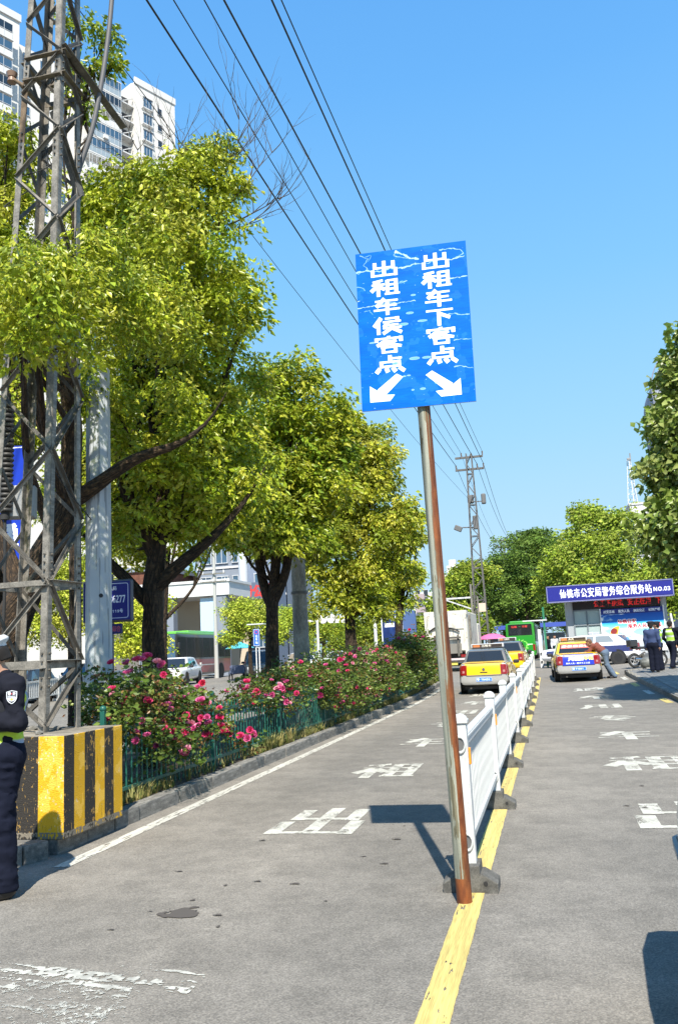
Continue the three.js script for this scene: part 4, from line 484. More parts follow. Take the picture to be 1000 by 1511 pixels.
bg('dull green trees beside the dark blue sign pillar', [-10.8, .4, -66], [[-11.55, 3.15, -60, 1], [-12.81, 2.74, -60, .82], [-10.36, 3.25, -70, 1.16], [-9.59, 2.1, -70, .95], [-9.1, 4.41, -74, .89], [-8.2, 3.2, -74, 1.2]], GRN.green.map((c) => [c[0] * .8, c[1] * .8, c[2]]));
bg('wide belt of trees far behind the left road', [-22, .4, -84], [[-34, 4, -80, 3], [-29, 3.2, -82, 2.4], [-25, 3.4, -84, 2.4], [-20.5, 3, -85, 2.4], [-16.5, 3, -88, 2.4], [-12.5, 2.6, -90, 2.2], [-38, 5, -78, 3]], GRN.green.map((c) => [c[0] * .75, c[1] * .8, c[2]]));
// ---------------------------------------------------------------- green fence, roses, grass along the kerb
{
  const green = M([.012, .10, .075], .45), X = -4.44, z0 = -8.0, N = 9, D = 2.9, t = thing('green_fence', 'dark green metal picket fence behind the kerb, overgrown by roses', 'fence', [X, 0, z0]);
  const pg = cyl([0, .17, 0], [0, 1.0, 0], .011, .011, 6), post = rbox(.05, 1.02, .05, .006, 0, .6, 0);
  for (let i = 0; i <= N; i++) { const z = -i * D, y = G(X, z0 + z); const p = part('post', post, green, t); p.position.set(0, y, z); part('post_cap', new THREE.SphereGeometry(.035, 10, 8).translate(0, 1.13, 0), green, p); if (i === N) break; const yb = G(X, z0 + z - D), a = Math.atan2(yb - y, D); for (const h of [.28, .9]) { const r = part('rail', rbox(.03, .04, D - .05, .004), green, t); r.position.set(0, (y + yb) / 2 + h, z - D / 2); r.rotation.x = a; } const n = 24; for (let k = 1; k < n; k++) { const q = part('picket', pg, green, t); q.position.set(0, lerp(y, yb, k / n), z - D * k / n); } }
  const petalM = [[.68, .05, .19], [.66, .12, .32], [.78, .34, .45], [.60, .03, .09], [.55, .05, .25]].map((c) => P(c, .6, { transmission: .15, thickness: 0, side: THREE.DoubleSide }));
  const petal = (w, h, tilt, off, a) => { const g = new THREE.PlaneGeometry(w, h, 3, 3).translate(0, h / 2, 0), p = g.attributes.position; for (let i = 0; i < p.count; i++) { const x = p.getX(i) / w, y = p.getY(i) / h; p.setXYZ(i, p.getX(i) * (1 - .5 * (1 - y) ** 2 - .35 * Math.max(0, y - .7)), p.getY(i), w * (.9 * x * x * (1 - y * .4)) - h * .28 * y * y + w * .1 * Math.sin(x * 9 + a)); } g.computeVertexNormals(); return g.rotateX(tilt).translate(0, 0, off).rotateY(a); };
  const petals = (n0) => { const l = []; for (let r = 0; r < 4; r++) for (let i = 0; i < n0 + r * 2; i++) l.push(petal(.034 + r * .009, .034 + r * .008, .15 + r * .36 + rr(-.15, .15), .003 + r * .005, i / (n0 + r * 2) * 6.283 + r * .7 + rr(-.2, .2)).rotateZ(Math.PI).rotateX(Math.PI)); return merge(l); };
  const roseG = petals(4), roseS = petals(3);
  const stemM = M([.07, .10, .03], .8);
  const bush = (label, blobs, nf, cl, o = {}) => {
    const z = blobs[0][2], t = thing('rose_bush', label, 'rose bush', [-4.7, .1 + G(-4.7, z), z]), B = t.position, leafs = { sub: 26, lump: .46, grow: 1.12, ...o };
    for (let i = 0; i < 7; i++) { const b = blobs[(rnd() * blobs.length) | 0]; part('stem', taper([[rr(-.15, .15), 0, rr(-.2, .2), .012], [(b[0] - B.x) * .5 + rr(-.15, .15), (b[1] - B.y) * .6, (b[2] - B.z) * .6, .008], [b[0] - B.x + rr(-.3, .3) * b[3], b[1] - B.y + b[3] * rr(.5, 1.3), b[2] - B.z + rr(-.3, .3) * b[3], .004]], 5, 8), stemM, t); }
    crown(t, blobs, [spray.rose], GRN.rose, 6.5, leafMat, leafs); crown(t, blobs.map((b) => [b[0], b[1], b[2], b[3] * 1.02]), [spray.red], [[.22, .10, .04], [.28, .16, .06]], .14, leafMat, leafs);
    for (const c of t.children) if (c.name === 'crown') c.name = 'leaves';
    for (let i = 0; i < nf; i++) { const b = blobs[(rnd() * blobs.length) | 0], a = rr(-.9, 1.9), e = rr(-.35, 1), q = Math.sqrt(1 - e * e), r = b[3] * rr(.9, 1.12), m = part('rose_flower', rnd() < .6 ? roseG : roseS, petalM[cl[(rnd() * cl.length) | 0]], t); m.position.set(b[0] - B.x + Math.cos(a) * q * r * (o.sx ?? 1), b[1] - B.y + e * r, b[2] - B.z + Math.sin(a) * q * r); m.rotation.set(rr(.2, 1.3), rr(-1, 2), rr(-.6, .2)); const s = rr(.5, .88); m.scale.set(s, s, s); }
    return t;
  };
  bush('tall rose bush with bright pink blooms right of the striped plinth', [[-4.55, 1.2, -8.7, .42], [-4.5, .85, -9.0, .4], [-4.6, 1.28, -9.2, .36], [-4.42, .62, -9.5, .33], [-4.5, .92, -9.8, .38], [-4.55, .98, -10.2, .33], [-4.42, .66, -10.2, .24], [-4.6, 1.0, -8.35, .26]], 60, [0, 1, 1, 2, 0, 1]);
  bush('thin rose bush leaving the green fence bare below', [[-4.62, .95, -11.0, .3], [-4.62, .92, -11.8, .3], [-4.5, .62, -11.1, .22], [-4.65, .95, -12.4, .3], [-4.4, .4, -11.9, .2]], 20, [0, 3, 1, 0], { sub: 15 });
  bush('pink rose bush hanging over the fence beside the second tree', [[-4.6, .95, -13.4, .34], [-4.6, 1.05, -14.3, .36], [-4.45, .75, -14.2, .26], [-4.6, 1.1, -15.1, .38], [-4.62, .98, -12.9, .28]], 34, [0, 1, 2, 1]);
  bush('dense dark rose bush covering the fence in the middle', [[-4.5, 1.05, -16.3, .45], [-4.42, .68, -16.6, .38], [-4.5, 1.1, -17.4, .46], [-4.42, .6, -17.6, .38], [-4.5, 1.15, -18.6, .5], [-4.4, .6, -18.8, .4], [-4.5, 1.25, -19.8, .48], [-4.4, .65, -20, .42]], 50, [0, 2, 1, 4], { scale: 1.1 });
  bush('pale leaved rose bush full of small light pink blooms', [[-4.45, 1.15, -21.4, .5], [-4.4, .7, -21.6, .42], [-4.45, 1.25, -22.8, .52], [-4.4, .75, -23.2, .48], [-4.45, 1.2, -24.2, .5], [-4.4, .7, -24.6, .42]], 60, [2, 2, 1, 0], { scale: 1.2 });
  bush('dark reddish rose bush at the far end of the median', [[-4.5, 1.5, -26.5, .55], [-4.4, .85, -26.8, .5], [-4.5, 1.7, -28, .58], [-4.4, 1.0, -28.4, .55], [-4.5, 1.5, -29.5, .55], [-4.3, .8, -30, .45], [-4.3, 1.1, -30.8, .4]], 34, [1, 4, 2, 3], { scale: 1.35 });
  const n = 2600, blade = new THREE.BufferGeometry(); { const p = [], ix = []; for (let i = 0; i < 9; i++) { const a = rnd() * 6.283, l = rr(.1, .24), lean = rr(.2, .9), b = p.length / 3, c = Math.cos(a), s = Math.sin(a); p.push(-s * .005, 0, c * .005, s * .005, 0, -c * .005, c * l * lean * .4 + s * .004, l * .6, s * l * lean * .4 - c * .004, c * l * lean * .4 - s * .004, l * .6, s * l * lean * .4 + c * .004, c * l * lean, l * (1 - lean * .45), s * l * lean); ix.push(b, b + 1, b + 2, b, b + 2, b + 3, b + 3, b + 2, b + 4); } blade.setAttribute('position', new THREE.Float32BufferAttribute(p, 3)); blade.setIndex(ix); blade.computeVertexNormals(); }
  const gm = new THREE.InstancedMesh(blade, new THREE.MeshPhysicalMaterial({ color: 0xffffff, roughness: .7, transmission: .2, thickness: 0, side: THREE.DoubleSide }), n), m = new THREE.Matrix4(), q = new THREE.Quaternion(), c = new THREE.Color(); let k = 0;
  while (k < n) { const z = rr(-7.9, -34), x = -4.33 - Math.pow(rnd(), 1.6) * .5; if (fbm(z * .7, 3, 5) < .42 && rnd() < .75) continue; const s = rr(.5, 1.25) * (fbm(z * .5, 9, 2) > .55 ? 1.35 : .9); q.setFromAxisAngle(new THREE.Vector3(0, 1, 0), rnd() * 6.28); m.compose(new THREE.Vector3(x, .115 + G(x, z), z), q, new THREE.Vector3(s, s, s)); gm.setMatrixAt(k, m); const d = rnd(); c.setRGB(lerp(.14, .36, d), lerp(.19, .29, d), lerp(.03, .1, d)); gm.setColorAt(k, c); k++; }
  gm.name = 'grass'; gm.castShadow = gm.receiveShadow = true; tag(gm, 'dry yellowish grass growing along the kerb under the roses', 'grass', null, 'stuff'); scene.add(gm);
}

// ---------------------------------------------------------------- buildings
const cream = M([.66, .64, .60], .85), whiteWall = M([.62, .62, .61], .8), greyWall = M([.21, .24, .29], .8), blueWall = M([.17, .21, .29], .7), tan = M([.5, .42, .32], .85), winFrame = M([.5, .52, .54], .5);
function win(parent, x, y, z, w, h, glass = blueGlass, rot = 0, mull = 1) { // window standing on a wall that faces +z
  const f = []; f.push(box(w + .12, .07, .1, 0, h / 2 + .035, .03), box(w + .12, .07, .14, 0, -h / 2 - .035, .05)); for (let i = 0; i <= mull + 1; i++) f.push(box(.06, h, .09, -w / 2 + w * i / (mull + 1), 0, .03));
  const p = part('window', f, winFrame, parent); p.position.set(x, y, z); p.rotation.y = rot; const g = part('pane', box(w, h, .03, 0, 0, .02), glass, p); return p;
}
{
  const t = thing('apartment_tower', 'tall cream apartment tower with glazed balconies above the trees', 'apartment tower', [-59.2, 0, -118], 1.082), F = 3, top = 98.4, n0 = 17;
  part('wall', [box(8.3, 98.6, 14, 4.15, 49.2, -7), box(2.6, 94.5, 12.5, -1.3, 47.2, -7.8), box(6.4, 96.4, 13, -5.8, 48.2, -7.9), box(11, 97, 12, -14.5, 48.5, -9.5), box(12, 98.8, 14, -26, 49.4, -8)], cream, t);
  part('parapet', [box(8.5, 1.2, .3, 4.15, 98.7, .02), box(6.6, 1.1, .3, -5.8, 96.8, -1.3), box(12.3, 1.2, .3, -26, 99.1, -.9), box(3, 3, 4, 3.6, 99.9, -6), box(4, 3.2, 4, -6, 98, -7)], whiteWall, t);
  for (let i = 0; i < n0; i++) {
    const y = top - 3.2 - i * F;
    win(t, 2.3, y, .34, 1.7, 1.7, blueGlass, 0, 2); part('bay_slab', [box(2.1, .16, .55, 2.3, y - 1.02, .27), box(2.1, .12, .55, 2.3, y + 1.0, .27), box(.1, 1.9, .4, 1.3, y, .2), box(.1, 1.9, .4, 3.3, y, .2)], whiteWall, t);
    win(t, 5.0, y - .1, .02, .9, 1.2, darkGlass, 0, 0); win(t, 4.15 + 4.18, y, -4, 1.4, 1.5, darkGlass, Math.PI / 2);
    // open stair landings in the recess
    part('stair_landing', [box(2.5, .22, 1.3, -1.3, y - 1.4, -.95), beam([-2.4, y - 1.3, -.45], [-.2, y + .1, -.45], .24, .1)], whiteWall, t); part('stair_opening', box(1.9, 1.7, .1, -1.25, y - .3, -1.54), M([.05, .05, .055], .8), t);
    // glazed balconies
    const yb = y - 1.3; part('balcony_slab', [box(6.1, .22, 1.8, -5.85, yb - .2, -.6), box(6.1, .14, 1.8, -5.85, yb + 2.5, -.6)], whiteWall, t);
    const gl = i % 4 === 1 ? darkGlass : blueGlass; const b = part('balcony_glazing', [box(.07, 2.6, .07, -8.8, yb + 1.2, .25), box(.07, 2.6, .07, -2.9, yb + 1.2, .25), box(6, .06, .07, -5.85, yb + 1.0, .27), ...[0, 1, 2, 3, 4, 5, 6].map((k) => box(.05, 2.4, .06, -8.3 + k * .82, yb + 1.2, .26))], winFrame, t);
    if (i % 3 !== 2) part('pane', box(5.9, 1.45, .03, -5.85, yb + 1.72, .24), gl, b); part('railing_panel', box(5.9, .95, .04, -5.85, yb + .45, .24), i % 3 === 2 ? whiteWall : M([.3, .36, .4], .3), b);
    if (rnd() < .6) part('air_conditioner', box(.8, .6, .4, -3.2 - rr(0, 3), yb + .3, .5), whiteWall, t);
    win(t, -11.5, y, -3.46, 1.5, 1.6); win(t, -14.5, y, -3.46, 1.5, 1.6); win(t, -17.5, y, -3.46, 1.2, 1.4);
    part('balcony_slab', box(5.6, .2, 1.5, -24.4, y - 1.5, -.3), whiteWall, t); const b2 = part('balcony_glazing', [...[0, 1, 2, 3, 4].map((k) => box(.06, 2.4, .06, -27 + k * 1.3, y - .1, .42)), box(5.4, .07, .07, -24.4, y - .3, .42)], winFrame, t); part('pane', box(5.3, 1.4, .03, -24.4, y + .3, .4), i % 3 ? blueGlass : darkGlass, b2); part('railing_panel', box(5.4, .9, .05, -24.4, y - .95, .4), whiteWall, b2);
  }
}
{
  const t = thing('office_building', 'blue grey office building with red rooftop lettering beyond the left road', 'building', [-27, .3, -74]);
  part('wall', box(8.6, 13.2, 9, 0, 6.6, -4.5), greyWall, t); part('side_tower', [box(3.2, 12.4, 3, 2.7, 6.2, 1.2), box(3.6, .3, 3.4, 2.7, 11.6, 1.2)], blueWall, t); part('round_column', [cyl([1.25, 0, 2.75], [1.25, 11.4, 2.75], .42, .42, 14)], M([.5, .53, .58], .5), t);
  for (let f = 0; f < 4; f++) { for (let i = 0; i < 3; i++) win(t, -3.4 + i * 1.6, 2.6 + f * 2.8, .03, 1.1, 1.5, blueGlass, 0, 1); win(t, 2.9, 3 + f * 2.5, 2.74, 1.2, 1.4, blueGlass, 0, 1); part('floor_band', box(8.7, .18, .1, 0, 1.4 + f * 2.8, .05), whiteWall, t); }
  panel(4.2, 1.5, .1, M([1, 1, 1], .6, { map: canvasTex(256, 96, (c, w, h) => { c.fillStyle = '#5a6478'; c.fillRect(0, 0, w, h); c.fillStyle = '#c23a3a'; text(c, '警务公安', 14, 12, 54, 70, 4, .2, .16); }) }), t, 'red_lettering', 2.2, 7.2, 2.95, blueWall);
  part('parapet', box(8.9, .8, .3, 0, 13.4, 0), whiteWall, t); part('rooftop_box', [box(3, 2, 3, 1, 14.2, -3)], whiteWall, t);
}
{
  const t = thing('white_canopy', 'white columned portal canopy with a round emblem behind the left bus', 'canopy', [-28, .35, -63]);
  part('canopy_beam', [box(8, 1.1, 5, 0, 6.9, -2.5), box(8.2, .2, 5.2, 0, 7.5, -2.5)], whiteWall, t); for (const x of [-3.4, -1.2, 3.3]) part('column', [box(.8, 6.4, .8, x, 3.2, -.5)], greyWall, t); part('back_wall', box(7.8, 6.4, .3, 0, 3.2, -5), tan, t); part('doorway', box(2.4, 3.2, .1, .6, 1.6, -4.8), darkGlass, t); part('bright_panel', box(1.4, 6, .2, 2.1, 3.2, -.45), M([.45, .6, .75], .4), t);
  part('round_emblem', [cyl([-2, 7, .05], [-2, 7, .2], .8, .8, 28)], whiteWall, t); part('emblem_ring', new THREE.TorusGeometry(.62, .05, 8, 28).translate(-2, 7, .21), M([.4, .45, .5], .4), t); part('grey_block', box(4.6, 5.2, 6, -6.4, 2.6, -5), M([.16, .15, .14], .8), t);
}
{
  const t = thing('brick_house', 'red brick and cream house glimpsed between the signs and the big tree', 'house', [-34.2, .3, -68]);
  part('wall', box(4, 6.1, 8, 0, 3.05, -4), cream, t); part('brick_storey', box(4.1, 3.2, 8.1, 0, 7.7, -4), M([.30, .12, .08], .9, { map: rep(concTex, .5) }), t); part('roof', box(4.5, .4, 8.5, 0, 9.5, -4), greyWall, t); for (let i = 0; i < 2; i++) for (const y of [2, 4.5, 7.7]) win(t, -1 + i * 2, y, y > 6 ? .08 : .03, 1.0, 1.2, darkGlass);
}
{
  const t = thing('white_apartment_block', 'white apartment block with roof boxes left of the pylon', 'building', [-14.6, .4, -150]);
  part('wall', [box(4.8, 14.2, 10, -.5, 7.1, -5), box(3, 12.6, 8, 1.6, 6.3, -4), box(5.4, 11.4, 9, -5.2, 5.7, -5)], whiteWall, t); part('roof_box', [box(2.2, 1.8, 3, -.8, 15.1, -4), box(1.2, 1.2, 2, -.9, 16.5, -4)], whiteWall, t); part('blue_band', box(2.6, .4, .1, 1.4, 12.4, .08), M([.1, .14, .35], .5), t); part('cream_storey', box(2.6, 1.6, .1, 1.4, 9.2, .07), tan, t);
  for (let f = 0; f < 5; f++) for (const x of [-2, -.6, 1.1, 2.2, -4, -5.6, -7]) win(t, x, 1.6 + f * 2.4, .1, .8, 1.1, darkGlass, 0, 0); part('balcony_stack', [0, 1, 2, 3, 4].map((f) => box(1.6, .9, .9, -6.6, 1.4 + f * 2.3, .5)), M([.34, .28, .3], .8), t);
}
{
  const t = thing('white_office_block', 'plain white building with a lattice mast right of the broad tree', 'building', [14, .5, -112]); part('wall', box(4.8, 18, 8, 0, 9, -4), whiteWall, t); part('parapet', box(5, .3, 8.2, 0, 18.1, -4), M([.5, .5, .5], .7), t); for (let f = 0; f < 5; f++) for (const x of [-1.4, .2, 1.6]) win(t, x, 3 + f * 3, .03, .7, .9, darkGlass, 0, 0);
  const m = thing('radio_mast', 'slim lattice antenna mast standing on the white building', 'mast', [12.2, 18.6, -113]); const mm = M([.6, .6, .62], .5); for (const [sx, sz] of [[-1, -1], [1, -1], [0, 1]]) part('leg', beam([sx * .62, 0, sz * .62], [sx * .2, 6, sz * .2], .09), mm, m); for (let i = 0; i < 8; i++) { const a = i * .75, w = lerp(.62, .2, a / 6), w2 = lerp(.62, .2, (a + .75) / 6); part('brace', [beam([-w, a, -w], [w2, a + .75, -w2], .05), beam([w, a, -w], [0, a + .75, w2], .05), beam([-w, a, -w], [w, a, -w], .05)], mm, m); } part('antenna', [cyl([.2, 6, 0], [.2, 6.8, 0], .08), rbox(.5, .3, .3, .05, 0, 6, .2), rbox(.4, .3, .3, .05, .1, 3.4, .4)], M([.25, .25, .25], .5), m);
}
{
  const t = thing('curved_tower', 'tall blue grey tower with a curved glass top behind the plane tree', 'building', [16.2, .5, -84]); const wall = M([.24, .26, .33], .7);
  const s = new THREE.Shape(); s.moveTo(-4.3, 0); s.lineTo(-4.3, 24.2); s.bezierCurveTo(-4.2, 27.5, -1.2, 29.6, 3, 30); s.lineTo(4.5, 30); s.lineTo(4.5, 0); part('wall', new THREE.ExtrudeGeometry(s, { depth: 8, bevelEnabled: false, curveSegments: 20 }).translate(0, 0, -8), wall, t);
  part('rib', [0, 1, 2, 3, 4].map((i) => box(.18, 24, .25, -3.8 + i * 1.7, 12.5, .1)), M([.5, .52, .56], .4), t); for (let f = 0; f < 9; f++) part('pane', box(8.4, 1.5, .06, 0, 3 + f * 2.5, .03), M([.17, .2, .28], .5), t); part('roof_rim', tube([[-4.35, 24, .05], [-4.2, 26, .05], [-3.2, 27.9, .05], [-1, 29.3, .05], [3, 30.1, .05]], .07, 6), M([.22, .24, .3], .6), t);
}
// ---------------------------------------------------------------- police service station
{
  const t = thing('police_service_station', 'small police service station with a deep blue sign canopy', 'kiosk', [3.4, .5, -45]), L = (x, y, z) => [x - 3.4, y - .5, z + 45];
  const grey = M([.34, .36, .38], .6), navy = M([.05, .055, .26], .45);
  part('wall', [box(.35, 3.3, 3.6, -2.15, 1.65, -2.7), box(.3, 3.3, 3.6, 2.45, 1.65, -2.7), box(4.6, 3.2, .2, .1, 1.6, -4.5), box(4.3, .2, .2, .1, .1, -.92)], grey, t);
  part('roof', box(5.9, .3, 4.7, -.15, 3.55, -2.5), M([.5, .5, .52], .6), t); part('canopy_soffit', box(6.0, .06, .8, -.18, 3.18, -.45), M([.6, .6, .6], .7), t);
  const st = canvasTex(2048, 256, (c, w, h) => { c.fillStyle = '#20247e'; c.fillRect(0, 0, w, h); c.fillStyle = '#0f1460'; c.fillRect(0, h - 14, w, 14); c.fillStyle = '#f2f4f8'; const e = text(c, '仙桃市公安局警务综合服务站', 206, 44, 104, 164, 13, .13, .085); c.font = 'bold 96px sans-serif'; c.fillText('NO.03', 1736, 178); });
  panel(6.05, .74, .16, M([1, 1, 1], .4, { map: st }), t, 'sign_fascia', -.18, 3.56, -.03, navy); part('fascia_edge', [box(6.1, .05, .2, -.18, 3.955, -.03), box(6.1, .05, .2, -.18, 3.165, -.03), box(.05, .84, .2, -3.23, 3.56, -.03), box(.05, .84, .2, 2.87, 3.56, -.03)], M([.16, .17, .36], .5), t);
  const led = canvasTex(1024, 128, (c, w, h) => { c.fillStyle = '#160607'; c.fillRect(0, 0, w, h); c.fillStyle = '#ff2a2a'; text(c, '公正下执法 安正在用 下 对', 250, 24, 66, 80, 4, .14, .12); const im = c.getImageData(0, 0, w, h); for (let i = 0; i < w * h; i++) { const x = i % w, y = i / w | 0; if (x % 7 < 2 || y % 7 < 2 || fbm(x / 40, y / 30, 4) > .6) { im.data[i * 4] *= .3; im.data[i * 4 + 1] *= .3; im.data[i * 4 + 2] *= .3; } } c.putImageData(im, 0, 0); });
  panel(4.32, .54, .1, M([.05, .02, .02], .5, { emissive: 0xffffff, emissiveMap: led, emissiveIntensity: .55, map: led }), t, 'led_display', .16, 3.0, -.86, black);
  // window bay on the left
  const wf = M([.17, .2, .22], .5); part('window_frame', [box(1.36, .07, .1, -1.33, 2.7, -.9), box(1.36, .07, .1, -1.33, .52, -.9), box(.07, 2.2, .1, -1.98, 1.6, -.9), box(.07, 2.2, .1, -.68, 1.6, -.9), box(.06, 2.15, .09, -1.33, 1.6, -.9), box(1.3, .08, .09, -1.33, 1.95, -.9), box(1.36, .45, .14, -1.33, .27, -.92)], wf, t);
  for (const [x, y, h] of [[-1.655, 2.33, .68], [-1.005, 2.33, .68], [-1.655, 1.22, 1.35], [-1.005, 1.22, 1.35]]) part('pane', box(.58, h, .03, x, y, -.93), M([.36, .44, .43], .25), t); part('counter_box', box(.5, .12, .1, -1.1, 1.15, -.82), black, t);
  const strip = canvasTex(1024, 96, (c, w, h) => { c.fillStyle = '#1a2a80'; c.fillRect(0, 0, w, h); c.fillStyle = '#f4f6fa'; ['对党忠诚', '服务人民', '执法公正', '纪律严明'].forEach((s, i) => text(c, s, 44 + i * 250, 22, 44, 54, 3, .17, .12)); });
  panel(3.02, .27, .05, M([1, 1, 1], .45, { map: strip }), t, 'motto_strip', .88, 2.55, -.87, navy);
  const bill = canvasTex(1024, 640, (c, w, h) => {
    const g = c.createLinearGradient(0, 0, 0, h); g.addColorStop(0, '#0a4fb0'); g.addColorStop(.22, '#1570c8'); g.addColorStop(.24, '#38a8e4'); g.addColorStop(.42, '#bfe6f6'); g.addColorStop(1, '#eef6fa'); c.fillStyle = g; c.fillRect(0, 0, w, h);
    const im = c.getImageData(0, 0, w, h); for (let i = 0; i < w * h; i++) { const x = i % w, y = i / w | 0, n = fbm(x / 150, y / 46, 3); if (n > .5 && (x < 420 - y * .3 || y > 220)) { const k = clamp((n - .5) * 7, 0, 1); for (let c2 = 0; c2 < 3; c2++) im.data[i * 4 + c2] = lerp(im.data[i * 4 + c2], 244, k); } if (y > 260 && n < .42) { im.data[i * 4] -= 46; im.data[i * 4 + 1] -= 12; } } c.putImageData(im, 0, 0);
    const out = (s, x, y, sz) => { c.fillStyle = '#ffffff'; for (const [dx, dy] of [[-6, 0], [6, 0], [0, -6], [0, 6]]) text(c, s, x + dx, y + dy, sz, sz, 6, .22, .2); c.fillStyle = '#d83a4a'; text(c, s, x, y, sz, sz, 6, .17, .14); };
    out('仙桃公安', 270, 96, 70); out('服务人民在一线', 430, 180, 72); c.save(); c.translate(180, 300); c.fillStyle = '#e2b03a'; c.beginPath(); c.moveTo(-60, 90); c.bezierCurveTo(-80, -40, 40, -110, 110, -90); c.bezierCurveTo(80, 0, 60, 80, 20, 120); c.fill(); c.fillStyle = '#8c2f2a'; c.beginPath(); c.ellipse(10, -10, 56, 48, -.4, 0, 7); c.fill(); c.fillStyle = '#f0d9a4'; c.beginPath(); c.ellipse(14, 60, 44, 22, -.3, 0, 7); c.fill(); c.restore();
  });
  panel(3.02, 1.9, .05, M([1, 1, 1], .45, { map: bill }), t, 'billboard', .88, 1.46, -.87, whiteWall); part('billboard_frame', [box(.06, 2.3, .09, -.66, 1.6, -.87), box(.06, 2.3, .09, 2.42, 1.6, -.87), box(3.1, .05, .09, .88, .5, -.87)], M([.75, .76, .78], .4), t);
  part('side_post', [cyl([2.95, 0, -1], [2.75, 2.3, -1], .06, .06, 8)], whiteWall, t);
  // green post and white barrier arm left of the station
  const p = thing('barrier_gate_post', 'green and white gate post left of the police service station', 'post', [-.05, .42, -44.2]); part('post', box(.1, 3.0, .1, -.05, 1.5, 0), M([.02, .16, .08], .5), p); part('white_post', box(.16, 1.9, .16, -.32, .95, .05), whiteWall, p); part('lens', [cyl([-.32, .7, .15], [-.32, .7, .18], .05), cyl([-.32, .3, .15], [-.32, .3, .18], .05)], black, p); part('awning', box(1.2, .05, .5, -.5, 2.35, -.1), whiteWall, p);
}
// ---------------------------------------------------------------- small street furniture far away
{
  const sh = thing('bus_shelter', 'blue roofed bus shelter in the shade right of the green bus', 'bus shelter', [.6, .42, -74]); part('roof', box(2.2, .35, 1.8, 0, 2.75, 0), M([.05, .09, .4], .5), sh); for (const x of [-.95, .95]) part('post', cyl([x, 0, 0], [x, 2.6, 0], .06), steel, sh); part('back_panel', box(1.7, 1.2, .08, 0, 1.5, -.7), M([.2, .22, .26], .3), sh); part('bench', [box(1.6, .06, .35, 0, .45, -.4), box(.06, .45, .3, -.7, .22, -.4), box(.06, .45, .3, .7, .22, -.4)], steel, sh);
  const sh2 = copy(sh, [-4.3, .42, -76], 0, 'second blue bus shelter roof left of the green bus');
  const ps = thing('sign_pillar', 'dark blue double sign pillar behind the far rose bushes', 'sign pillar', [-8.6, .42, -50]); const pt = canvasTex(256, 512, (c, w, h) => { c.fillStyle = '#152a5e'; c.fillRect(0, 0, w, h); const im = c.getImageData(0, 0, w, h); for (let i = 0; i < w * h; i++) { const n = fbm((i % w) / 60, (i / w | 0) / 90, 2); im.data[i * 4] += (n - .4) * 40; im.data[i * 4 + 1] += (n - .4) * 60; im.data[i * 4 + 2] += (n - .4) * 80; } c.putImageData(im, 0, 0); c.fillStyle = '#e8ecf4'; c.fillRect(30, 96, 130, 34); c.fillStyle = '#333c58'; c.font = 'bold 30px sans-serif';  c.fillStyle = '#eef2f8'; c.font = 'bold 44px sans-serif'; c.fillText('E', 168, 62); });
  const ptM = M([1, 1, 1], .35, { map: pt }), navy = M([.04, .07, .2], .4); panel(1.15, 3.5, .3, ptM, ps, 'front_panel', -.25, 1.75, 0, navy); panel(.75, 3.3, .3, M([.07, .12, .27], .35), ps, 'side_panel', .78, 1.85, -.15, navy); part('edge_trim', [box(.06, 3.5, .34, -.85, 1.75, .02), box(.08, 3.6, .36, .36, 1.9, .02)], M([.7, .72, .75], .4), ps);
  const wp = thing('white_post', 'plain white steel post left of the dark blue sign pillar', 'post', [-7.9, .4, -45.5], 0); wp.position.set(-9.0, .4, -45.5); part('shaft', cyl([0, 0, 0], [0, 3.6, 0], .09, .09, 10), whiteWall, wp); part('cap', new THREE.SphereGeometry(.1, 10, 6).translate(0, 3.6, 0), whiteWall, wp);
  const gp = thing('signal_gantry', 'white overhead arm with two round lamps behind the second tree', 'traffic signal', [-12.9, .4, -48]); part('post', cyl([0, 0, 0], [0, 3.8, 0], .08, .07, 10), whiteWall, gp); part('arm', box(3.2, .12, .12, .2, 3.2, 0), whiteWall, gp); for (const x of [.4, .9]) part('round_lamp', cyl([x, 3.25, .05], [x, 3.25, .25], .26, .26, 18), whiteWall, gp); part('sign_box', box(1.3, .42, .14, 1.6, 3.2, .08), whiteWall, gp); part('second_post', cyl([1.75, 0, 0], [1.75, 3.6, 0], .1, .09, 10), steelDark, gp);
  const bs = thing('bus_stop_sign', 'blue bus stop sign with a solar panel on top between the trees', 'sign', [-13.85, .25, -40]); part('post', [cyl([-.06, 0, 0], [-.06, 2.9, 0], .03), cyl([.1, 0, 0], [.1, 2.9, 0], .03)], whiteWall, bs); part('solar_panel', box(.85, .05, .5, 0, 3.0, 0), M([.6, .62, .62], .3), bs); panel(.32, .82, .06, M([1, 1, 1], .4, { map: canvasTex(128, 320, (c, w, h) => { c.fillStyle = '#2060b8'; c.fillRect(0, 0, w, h); c.strokeStyle = '#dfe8f4'; c.lineWidth = 6; c.strokeRect(8, 8, w - 16, h - 16); c.beginPath(); c.arc(64, 56, 34, 0, 7); c.strokeStyle = '#d04050'; c.lineWidth = 10; c.stroke(); c.fillStyle = '#eef3fa'; text(c, '公', 40, 110, 50, 50, 0); text(c, '车', 40, 170, 50, 50, 0); text(c, '站', 40, 232, 50, 50, 0); }) }), bs, 'sign_face', 0, 2.35, .05, steel);
  const cp = thing('concrete_line_pole', 'white concrete line pole with cross arms before the office building', 'utility pole', [-22, .42, -55]); part('pole_shaft', new THREE.CylinderGeometry(.1, .15, 9, 12).translate(0, 4.5, 0), M([.42, .42, .4], .8), cp); for (const [y, l] of [[7.1, 1.7], [6.55, 1.9]]) { part('cross_arm', box(l, .08, .08, 0, y, .2), steel, cp); for (const s of [-1, 0, 1]) part('insulator', cyl([s * l * .45, y, .2], [s * l * .45, y + .22, .2], .05), whiteWall, cp); }
